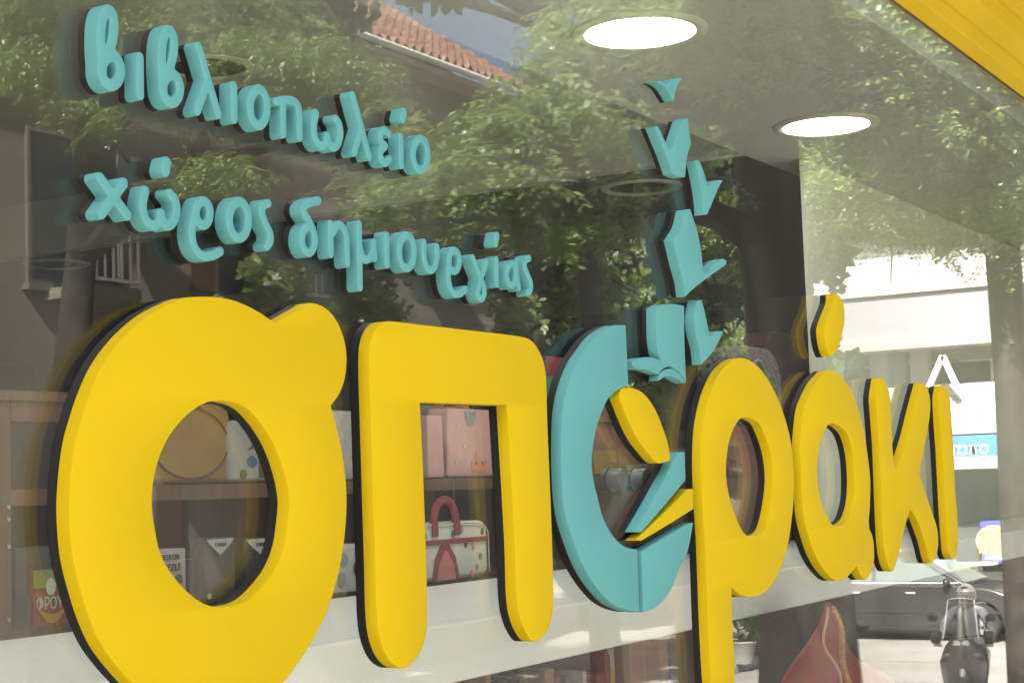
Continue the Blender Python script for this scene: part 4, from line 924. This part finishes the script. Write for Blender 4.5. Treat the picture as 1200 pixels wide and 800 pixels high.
def tree(name, label, base, trunk, tr, blobs, kind, group, limbs=True, lr=.062, twig_n=3):
    e = empty(name, base, label, 'tree', group)
    mb = MB(); trunk = [Vector(p) for p in trunk]; k = len(trunk)
    mb.tube(trunk, tr, 14)
    o = mb.obj('trunk', m_bark, e, True)
    if limbs:
        lb = MB()
        for c, rad, n, s in blobs:
            c = Vector(c); j = min(range(k), key=lambda i: (trunk[i] - c).length + (0 if trunk[i].z < c.z + .3 else 3)); p = trunk[j]
            mid = p.lerp(c, .5) + Vector((random.uniform(-.2, .2), random.uniform(-.2, .2), .12 * (c - p).length))
            r0 = lr * min(1.2, .5 + .25 * (c - p).length)
            lb.tube([p, p.lerp(mid, .5) + Vector((0, 0, .05)), mid, mid.lerp(c, .55), c], [r0 * 1.3, r0, r0 * .75, r0 * .5, r0 * .2], 7)
            rr = rad if not hasattr(rad, '__len__') else max(rad)
            for _ in range(twig_n):
                d = Vector(RNG.normal(size=3)); d.normalize(); q = mid.lerp(c, random.uniform(.3, 1)); lb.tube([q, q + d * rr * .5 + Vector((0, 0, .03)), q + d * rr * .95], [r0 * .35, r0 * .22, r0 * .08], 5)
        lb.obj('limbs', m_bark, e, True)
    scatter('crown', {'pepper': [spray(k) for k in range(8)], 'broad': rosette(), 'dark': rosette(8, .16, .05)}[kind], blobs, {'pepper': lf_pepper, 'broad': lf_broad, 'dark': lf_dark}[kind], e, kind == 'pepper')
    return e
def B(px, py, d, r, n, s=1.0): return (tuple(R(px, py, d)), r, n, s)
STREET = 'trees along the street'
# dark near trunk with feathery crown
b0 = R(957, 790, 8); t1 = R(908, 300, 8.0); t2 = R(896, 150, 8.05); t3 = R(880, -40, 8.2); t4 = R(860, -220, 8.3)
tree('street_tree', 'feathery street tree with a thick dark trunk, mirrored left of the alpha accent', (b0.x, b0.y, ground_z(b0.x)),
     [(b0.x - .02, b0.y - .02, ground_z(b0.x) - .05), R(940, 600, 8.0), t1, t2, t3, t4], [.30, .205, .165, .16, .14, .09],
     [B(760, 50, 7.8, (.6, .5, .28), 330), B(845, 60, 8.4, (.55, .5, .3), 300), B(640, 165, 7.2, (.42, .38, .26), 380), B(575, 165, 7.0, (.3, .3, .14), 190), B(670, 70, 7.6, (.2, .2, .12), 60), B(700, 190, 7.6, (.35, .35, .2), 260), B(530, 215, 6.8, (.3, .3, .14), 150),
      B(590, 268, 7.0, (.35, .3, .10), 26), B(650, 262, 7.3, (.25, .25, .08), 16), B(770, 205, 7.7, (.25, .25, .08), 40),
      B(1000, 50, 8.8, (.8, .6, .4), 560), B(1090, 110, 9.2, (.75, .55, .35), 560), B(950, 10, 8.6, (.7, .6, .4), 380), B(1150, 190, 9.6, (.6, .5, .3), 400), ((3.4, -.95, 4.7), (.5, .25, .28), 120, 1.25), ((4.2, -1.05, 4.8), (.5, .25, .28), 150, 1.25), ((5.0, -1.20, 4.9), (.45, .25, .28), 200, 1.2), ((5.7, -1.25, 5.0), (.45, .2, .28), 200, 1.2), ((6.4, -1.42, 5.1), (.4, .2, .28), 180, 1.2), ((7.1, -1.46, 5.3), (.35, .2, .28), 150, 1.2), B(1040, -90, 9, (.8, .7, .3), 90), B(1180, 40, 9.8, (.8, .6, .4), 300), B(1130, 60, 9.4, (.5, .5, .25), 200)], 'pepper', STREET)  # clumps given by plain coordinates: added out of view to shade the trunk
# right trunk further down the pavement
b0 = R(1212, 800, 15); 
tree('street_tree', 'feathery street tree with a grey trunk mirrored at the right edge', (b0.x, b0.y, ground_z(b0.x)),
     [(b0.x, b0.y, ground_z(b0.x) - .1), R(1196, 640, 15), R(1187, 450, 15), R(1176, 300, 15), R(1167, 200, 15.1), R(1150, 60, 15.3)], [.24, .165, .158, .158, .15, .1],
     [B(1000, 230, 14, (.75, .7, .35), 340, 1.1), B(1085, 215, 14.6, (.8, .7, .42), 620, 1.1), B(1150, 205, 14.6, (.8, .7, .45), 620, 1.1), B(1200, 170, 15, (1, .8, .6), 460, 1.1), B(1060, 150, 15, (1.0, .9, .5), 420, 1.1), B(1130, 60, 15.5, (1.1, 1.0, .4), 200, 1.2), B(970, 150, 14.2, (.6, .6, .3), 200, 1.1), B(1240, 260, 15, (.8, .7, .5), 300, 1.1)], 'pepper', STREET)
# orange trees on the far pavement
def orange_tree(px, d, top, label, blobs, extra=0):
    b = R(px, 600, d); z = ground_z(b.x); p = [(b.x, b.y, z - .05), (b.x + .03, b.y, z + .9), (b.x, b.y + .04, z + 1.8), (b.x - .05, b.y, z + 3.0), (b.x, b.y, z + top)]
    tree('orange_tree', label, (b.x, b.y, z), p, [.16, .12, .11, .09, .04], blobs, 'broad', 'orange trees on the far pavement', lr=.045)
orange_tree(800, 24.5, 4.6, 'broad-leaved tree mirrored beneath the column of turquoise books', [B(770, 470, 24.1, (0.99, 0.82, 0.53), 620, 1.1), B(830, 425, 24.6, (1.05, 0.94, 0.58), 480, 1.1), B(700, 400, 23.9, (0.82, 0.82, 0.58), 150, 1.1), B(720, 330, 23.9, (1.05, 0.94, 0.70), 120, 1.1), B(800, 310, 24.6, (0.94, 0.94, 0.58), 130, 1.1), B(840, 250, 24.6, (0.94, 0.82, 0.58), 160, 1.1), B(640, 370, 23.4, (0.58, 0.58, 0.58), 150, 1.1), B(660, 300, 23.6, (0.94, 0.82, 0.58), 60, 1.1)], 0)
orange_tree(420, 18.3, 5.0, 'broad-leaved tree mirrored above the letter pi', [B(440, 370, 18.2, (0.53, 0.47, 0.35), 150, 1.1), B(360, 300, 18.3, (0.94, 0.70, 0.58), 60, 1.1), B(520, 290, 18.2, (1.05, 0.82, 0.58), 90, 1.1), B(560, 330, 18.4, (0.70, 0.70, 0.58), 60, 1.1), B(330, 320, 18.0, (0.35, 0.35, 0.29), 60, 1.1)], 0)
# near hanging branches of a tree up the street
b0 = R(60, 600, 15.2); zb = ground_z(b0.x)
tree('street_tree', 'tall feathery street tree on the far pavement, mirrored behind the upper text line', (b0.x, b0.y, zb),
     [(b0.x, b0.y, zb - .1), (b0.x, b0.y + .05, zb + 1.5), (b0.x + .1, b0.y + .1, zb + 3), (b0.x + .2, b0.y + .2, zb + 4.5), (b0.x + .3, b0.y + .2, zb + 6)], [.26, .2, .17, .14, .09],
     [B(110, 10, 14.5, (.8, .7, .3), 170, 1.15), B(230, 50, 14.2, (.8, .7, .4), 380, 1.15), B(330, 95, 14, (.8, .7, .35), 380, 1.15), B(120, 90, 14.4, (.8, .7, .3), 200, 1.15), B(300, 20, 14.6, (.8, .7, .35), 200, 1.15), B(370, 80, 13.8, (.5, .5, .2), 90, 1.15), B(250, 205, 13.0, (.35, .3, .16), 60, 1.1), B(160, 130, 14, (.6, .6, .25), 60, 1.15), B(420, 150, 13.2, (.5, .45, .22), 90, 1.1), B(40, 70, 15, (.7, .6, .3), 90, 1.15),
      B(200, -190, 14, (1.6, 1.6, .5), 200, 1.3), B(380, -200, 13, (1.5, 1.5, .4), 160, 1.3), B(60, -190, 14, (1.4, 1.4, .5), 160, 1.3)], 'pepper', STREET)  # these high clumps stand out of view, added to shade the road
b0 = R(705, 600, 23); zb = ground_z(b0.x)  # tree added for its shade on the far pavement, crown out of view
tree('added_shade_tree', 'tall tree added to shade the far pavement, its trunk mirrored behind pi and omicron', (b0.x, b0.y, zb),
     [(b0.x, b0.y, zb - .1), (b0.x - .1, b0.y, zb + 2), (b0.x - .2, b0.y + .1, zb + 4.5), (b0.x - .6, b0.y + .2, zb + 7), (b0.x - .9, b0.y + .3, zb + 9)], [.24, .19, .16, .13, .07],
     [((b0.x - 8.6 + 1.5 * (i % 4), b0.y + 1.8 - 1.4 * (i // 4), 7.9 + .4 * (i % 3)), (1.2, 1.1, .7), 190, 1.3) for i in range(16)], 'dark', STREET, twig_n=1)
scatter('foliage', rosette(7, .2, .04), [((POT[1][0], POT[1][1], POT[1][2] + .62), (.26, .26, .26), 60, 1.0)], lf_dark, POT[0], False)
# dense dark trees beyond the crossing
for px, d, s_, lb in ((690, 34, 1.0, 'dense dark tree beyond the crossing, left of the turquoise column'), (830, 36, 1.1, 'dense dark tree beyond the crossing, right of the turquoise column'), (900, 48, 1.0, 'dense dark tree far behind the thick trunk')):
    b = R(px, 600, d); z = -1.25
    bl = [((b.x + random.uniform(-1.6, 1.6) * s_, b.y + random.uniform(-1.8, 1.8) * s_, z + 2.4 + i * .8), (1.7 * s_, 1.7 * s_, 1.0), 330, 1.7) for i in range(9)]
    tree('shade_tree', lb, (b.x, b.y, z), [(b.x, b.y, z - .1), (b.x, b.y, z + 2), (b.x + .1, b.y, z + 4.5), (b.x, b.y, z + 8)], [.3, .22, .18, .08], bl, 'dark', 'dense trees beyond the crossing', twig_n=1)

# ================================================================== vehicles and people
m_tyre = mat('tyre_rubber', (0.018, 0.018, 0.018), .8); m_rim = mat('alloy_rim', (0.42, 0.42, 0.43), .3, metal=.7)
m_car = mat('car_paint', (0.030, 0.031, 0.032), .22, coat=.6, spec=.6); m_cglass = mat('car_glass', (0.10, 0.12, 0.115), .06, spec=.8)
m_chrome = mat('chrome_and_highlight', (0.75, 0.75, 0.74), .25, metal=.3); m_plast = mat('black_plastic', (0.02, 0.02, 0.02), .6)
def wheel(name, parent, c, r, w, axis='y', spokes=7):
    e = MB().lathe([(r * .66, -w * .5), (r * .93, -w * .5), (r, -w * .3), (r, w * .3), (r * .93, w * .5), (r * .66, w * .5), (r * .66, -w * .5)], c, 32, axis).obj(name, m_tyre, parent, True)
    MB().lathe([(r * .66, -w * .42), (r * .60, -w * .45), (r * .56, -w * .3), (r * .56, w * .3), (r * .60, w * .45), (r * .66, w * .42)], c, 32, axis).obj('rim', m_rim, e, True)
    mb = MB(); c = Vector(c)
    for k in range(spokes):
        a = 2 * math.pi * k / spokes; d = Vector((math.cos(a), 0, math.sin(a))) if axis == 'y' else Vector((0, math.cos(a), math.sin(a)))
        mb.bar(c + d * r * .1, c + d * r * .58, w * .55, r * .13, (0, 1, 0) if axis == 'y' else (1, 0, 0))
    mb.lathe([(.001, -w * .4), (r * .17, -w * .38), (r * .17, w * .38), (.001, w * .4)], c, 14, axis); mb.obj('hub', m_rim, e)
    return e
def make_car():
    LOCAL[0] = True
    e = empty('parked_car', (0, 0, 0), 'dark hatchback standing side-on at the crossing, mirrored under kappa and iota', 'car')
    def arch(cx, r=.37):
        return [(cx + r * math.cos(a), .33 + r * math.sin(a)) for a in [math.pi * (i / 10) for i in range(11)]]
    prof = [(-2.0, .30), (-2.06, .58), (-2.0, .90), (-1.82, 1.0), (-.5, 1.0), (.95, .985), (1.55, .93), (1.92, .80), (2.08, .60), (2.06, .34), (1.95, .27)]
    prof += [(1.76, .27)] + arch(1.37) + [(.98, .25), (-.98, .25)] + arch(-1.37) + [(-1.76, .27)]
    MB().extrude(prof, -.84, .84, 'y').obj('body', m_car, e, True, bevel=.05, seg=3)
    gh = [(-1.9, .99), (-1.62, 1.36), (-1.1, 1.47), (-.1, 1.48), (.42, 1.40), (1.15, .98)]
    v = []
    for s in (-1, 1):
        for x, z in gh: v.append((x, s * (.78 - .30 * (z - .98)), z))
    n = len(gh); f = [tuple(range(n)), tuple(reversed(range(n, 2 * n)))] + [(i, (i + 1) % n, n + (i + 1) % n, n + i) for i in range(n)]
    mb = MB().add(v, f); mb.obj('cabin', m_car, e, True, bevel=.03, seg=3)
    def side(name, pts, s, m, off):
        v = [(x, s * (.78 - .30 * (z - .98) + off), z) for x, z in pts]; v2 = [(x, y - s * .012, z) for x, y, z in v]; k = len(pts)
        mb = MB().add(v + v2, [tuple(range(k)), tuple(reversed(range(k, 2 * k)))] + [(i, (i + 1) % k, k + (i + 1) % k, k + i) for i in range(k)]); return mb.obj(name, m, e)
    for s in (-1, 1):
        side('window', [(-1.66, 1.04), (-1.42, 1.34), (-1.0, 1.42), (-.55, 1.43), (-.55, 1.04)], s, m_cglass, .006)
        side('window', [(-.47, 1.04), (-.47, 1.43), (-.1, 1.43), (.36, 1.35), (.90, 1.04)], s, m_cglass, .006)
        MB().box(-1.75, 1.02, s * .79 - .012, s * .79 + .012, 1.0, 1.025).obj('sill_highlight', m_chrome, e)  # pale strip standing in for the reflection highlight along the sill
        MB().box(-1.9, 1.9, s * .845 - .006, s * .845 + .006, .50, .54).obj('side_strip', m_plast, e)
        for xd in (-.9, .1): MB().box(xd, xd + .16, s * .85 - .012, s * .85 + .012, .83, .86).obj('door_handle', m_chrome, e)
        MB().sphere((.85, s * .93, 1.04), .07, .10, .065, 12, 8).obj('mirror', m_car, e, True)
        MB().sphere((1.95, s * .62, .70), .09, .16, .075, 12, 8).obj('headlight', mat('lamp_clear', (.6, .62, .62), .1), e, True)
        MB().box(-2.065, -2.02, s * .70 - .12, s * .70 + .12, .68, .86).obj('tail_light', mat('lamp_red', (.25, .01, .01), .3), e)
        for cx in (-1.37, 1.37): wheel('wheel', e, (cx, s * .76, .33), .325, .20)
    wsv = [(.46, -.58, 1.395), (.46, .58, 1.395), (1.11, .72, 1.01), (1.11, -.72, 1.01)]
    nrm = Vector((.5, 0, .84)) * .012
    MB().add([Vector(p) + nrm for p in wsv] + [Vector(p) - nrm for p in wsv], [(0, 1, 2, 3), (7, 6, 5, 4), (0, 4, 5, 1), (1, 5, 6, 2), (2, 6, 7, 3), (3, 7, 4, 0)]).obj('windscreen', m_cglass, e)
    MB().box(2.05, 2.09, -.55, .55, .38, .52).obj('grille', m_plast, e)
    LOCAL[0] = False
    return e
car = make_car(); car.location = (29.0, (RX(990, 735, 29).y + RX(1165, 735, 29).y) / 2, -1.25 - .118); car.rotation_euler = (0, 0, math.pi / 2)

# ------------------------------------------------------------------ scooter and rider
def make_scooter(label, name='motor_scooter'):
    LOCAL[0] = True
    e = empty(name, (0, 0, 0), label, 'scooter')
    m_b = mat('scooter_body', (0.10, 0.10, 0.095), .35, coat=.4); m_s = mat('scooter_seat', (0.02, 0.02, 0.02), .7); m_g2 = mat('scooter_silver', (0.5, 0.5, 0.5), .35, metal=.5)
    for cx in (.68, -.62): wheel('wheel', e, (cx, 0, .25), .25, .12, 'y', 5)
    MB().extrude([(-.95, .62), (-.98, .74), (-.3, .70), (-.05, .62), (-.05, .42), (-.25, .34), (-.7, .42)], -.17, .17, 'y').obj('rear_body', m_b, e, True, bevel=.05, seg=3)
    MB().extrude([(-.92, .745), (-.9, .80), (-.55, .84), (-.1, .80), (.0, .72), (-.05, .70)], -.14, .14, 'y').obj('seat', m_s, e, True, bevel=.03, seg=3)
    MB().extrude([(-.1, .30), (-.1, .36), (.42, .34), (.42, .28)], -.19, .19, 'y').obj('floorboard', m_b, e, bevel=.02)
    v = []; f = []
    for i, (x, z, w_) in enumerate(((.40, .28, .19), (.44, .50, .25), (.47, .72, .27), (.47, .90, .20), (.45, 1.0, .12))):
        for k in range(7):
            t = (k - 3) / 3; v.append((x + .16 * (1 - t * t), t * w_, z))
    for i in range(4):
        for k in range(6): f.append((i * 7 + k, i * 7 + k + 1, i * 7 + k + 8, i * 7 + k + 7))
    o = mesh('leg_shield', v, f, m_b, e, True); md = o.modifiers.new('thick', 'SOLIDIFY'); md.thickness = .03; md.offset = -1
    MB().tube([(.68, 0, .25), (.60, 0, .6), (.48, 0, .95)], [.035, .04, .04], 10).obj('fork', m_g2, e, True)
    MB().extrude([(.46 + .30 * math.cos(a) + .2, .27 + .30 * math.sin(a)) for a in [math.pi * (.12 + .8 * i / 8) for i in range(9)]] + [(.46 + .26 * math.cos(a) + .2, .27 + .26 * math.sin(a)) for a in [math.pi * (.12 + .8 * i / 8) for i in range(8, -1, -1)]], -.08, .08, 'y').obj('fender', m_b, e, True)
    MB().tube([(.36, -.34, 1.0), (.42, -.2, 1.02), (.46, 0, 1.0), (.42, .2, 1.02), (.36, .34, 1.0)], .014, 8).obj('handlebar', m_plast, e, True)
    for s in (-1, 1):
        MB().tube([(.40, s * .24, 1.02), (.42, s * .30, 1.20)], .007, 6).obj('mirror_stem', m_plast, e)
        MB().sphere((.42, s * .33, 1.23), .018, .065, .045, 12, 8).obj('mirror', m_plast, e, True)
        MB().sphere((.56, s * .17, .80), .03, .05, .03, 10, 6).obj('indicator', mat('lamp_smoked', (.2, .17, .14), .3), e, True)
        MB().extrude([(.30, .93), (.47, .93), (.50, 1.02), (.46, 1.08), (.30, 1.06)], s * .31 - .05, s * .31 + .05, 'y').obj('hand_guard', m_plast, e, True, bevel=.015)
    MB().sphere((.56, 0, .93), .06, .10, .075, 16, 10).obj('headlight', mat('lamp_clear'), e, True)
    v = []; f = []
    for i in range(6):
        t = i / 5
        for k in range(7):
            u = (k - 3) / 3; v.append((.58 - .22 * t + .06 * (1 - u * u), u * (.20 - .05 * t), 1.0 + .46 * t - .03 * u * u * t))
    for i in range(5):
        for k in range(6): f.append((i * 7 + k, i * 7 + k + 1, i * 7 + k + 8, i * 7 + k + 7))
    ws = mesh('windshield', v, f, glass_mat('screen_glass', .06, (.72, .74, .72)) if 'screen_glass' not in MATS else MATS['screen_glass'], e, True)
    edge = [v[i * 7] for i in range(6)] + [v[35 + k] for k in range(1, 7)] + [v[i * 7 + 6] for i in range(4, -1, -1)]
    MB().tube(edge, .006, 6).obj('screen_edge', m_chrome, ws, True)
    MB().box(-.98, -.95, -.10, .10, .52, .66).obj('licence_plate', mat('plate_white', (.7, .7, .68), .5), e)
    LOCAL[0] = False
    return e
def make_rider():
    LOCAL[0] = True
    e = empty('person', (0, 0, 0), 'person in a pale shirt and white helmet riding a motor scooter', 'person')
    J = {}; V = []; E = []; RD = []
    def add(n, p, r): J[n] = len(V); V.append(p); RD.append(r)
    add('pelvis', (-.30, 0, .93), (.15, .12)); add('waist', (-.28, 0, 1.06), (.145, .11)); add('chest', (-.24, 0, 1.22), (.165, .12)); add('upper', (-.21, 0, 1.35), (.13, .10)); add('neck', (-.185, 0, 1.43), (.055, .055)); add('head', (-.16, 0, 1.50), (.075, .075))
    E += [('pelvis', 'waist'), ('waist', 'chest'), ('chest', 'upper'), ('upper', 'neck'), ('neck', 'head')]
    for s, t in ((-1, 'r'), (1, 'l')):
        add('sh' + t, (-.20, s * .185, 1.345), (.07, .07)); add('el' + t, (-.03, s * .30, 1.12), (.048, .048)); add('wr' + t, (.22, s * .31, 1.035), (.032, .032)); add('pa' + t, (.30, s * .305, 1.025), (.034, .022))
        add('hp' + t, (-.27, s * .10, .90), (.10, .10)); add('kn' + t, (.16, s * .20, .80), (.065, .065)); add('an' + t, (.10, s * .17, .42), (.045, .045)); add('to' + t, (.26, s * .18, .385), (.04, .03))
        E += [('upper', 'sh' + t), ('sh' + t, 'el' + t), ('el' + t, 'wr' + t), ('wr' + t, 'pa' + t), ('pelvis', 'hp' + t), ('hp' + t, 'kn' + t), ('kn' + t, 'an' + t), ('an' + t, 'to' + t)]
    me = bpy.data.meshes.new('body'); me.from_pydata(V, [(J[a], J[b]) for a, b in E], [])
    o = bpy.data.objects.new('body_source', me); COL.objects.link(o)
    o.modifiers.new('skin', 'SKIN'); sv = o.data.skin_vertices[0].data
    for i, r in enumerate(RD): sv[i].radius = r
    sv[J['pelvis']].use_root = True
    o.modifiers.new('sub', 'SUBSURF').levels = 2
    bpy.context.view_layer.update()
    m2 = bpy.data.meshes.new_from_object(o.evaluated_get(bpy.context.evaluated_depsgraph_get())); bpy.data.objects.remove(o)
    # fingers closed round the grips
    bm = bmesh.new(); bm.from_mesh(m2)
    for s in (-1, 1):
        for k in range(5):
            y0 = s * (.272 + .021 * k) if k < 4 else s * .262
            path = [(.325, y0, 1.03), (.375, y0, 1.035), (.39, y0, 1.005), (.365, y0, .985)] if k < 4 else [(.30, y0 + s * .02, 1.015), (.335, y0 - s * .004, 1.0), (.37, y0 - s * .004, .985)]
            mb = MB().tube(path, [.0095, .0095, .009, .007][:len(path)], 6); vs_ = [bm.verts.new(p) for p in mb.v]
            for f in mb.f: bm.faces.new([vs_[i] for i in f])
    bm.to_mesh(m2); bm.free()
    m2.name = 'body'; m2.materials.clear()
    for m in (mat('shirt_blue', (0.17, 0.18, 0.20), .9, .15, 6), mat('trousers_dark', (0.045, 0.042, 0.04), .85), mat('skin', (0.42, 0.24, 0.16), .55), mat('shoe_black', (0.02, 0.02, 0.02), .6)): m2.materials.append(m)
    for p in m2.polygons:
        c = p.center; p.use_smooth = True
        p.material_index = 2 if (c.x > .2 and c.z > .95) or (c.z > 1.415) else 3 if c.z < .43 else 1 if c.z < .965 and not (c.x < .1 and abs(c.y) > .25) else 0
    b = bpy.data.objects.new('body', m2); link(b, e)
    hc = (-.145, 0, 1.555)
    h = MB().sphere(hc, .135, .122, .140, 24, 16).obj('helmet', mat('helmet_white', (0.38, 0.38, 0.37), .3, coat=.5), e, True)
    v = []; f = []
    for i in range(5):
        el = -.55 + .85 * i / 4
        for k in range(13):
            a = -1.15 + 2.3 * k / 12; v.append((hc[0] + .143 * math.cos(a) * math.cos(el), hc[1] + .130 * math.sin(a) * math.cos(el), hc[2] + .148 * math.sin(el)))
    for i in range(4):
        for k in range(12): f.append((i * 13 + k, i * 13 + k + 1, (i + 1) * 13 + k + 1, (i + 1) * 13 + k))
    o = mesh('visor', v, f, mat('visor_grey', (0.16, 0.16, 0.15), .15), h, True); md = o.modifiers.new('t', 'SOLIDIFY'); md.thickness = .006
    zc = hc[2] + .085
    MB().extrude([(-.045, zc), (.045, zc), (.03, zc + .018), (-.03, zc + .018)], hc[0] + .07, hc[0] + .118, 'x').obj('vent', m_plast, h)
    LOCAL[0] = False
    return e
rp = R(1130, 690, 20.5)
sct = make_scooter('dark motor scooter with a tall windshield, ridden down the street at the lower right')
sct.location = (rp.x, rp.y, ground_z(rp.x) - .122); sct.rotation_euler = (0, 0, math.radians(171))
rider = make_rider(); rider.location = sct.location; rider.location.z += -.10; rider.rotation_euler = sct.rotation_euler
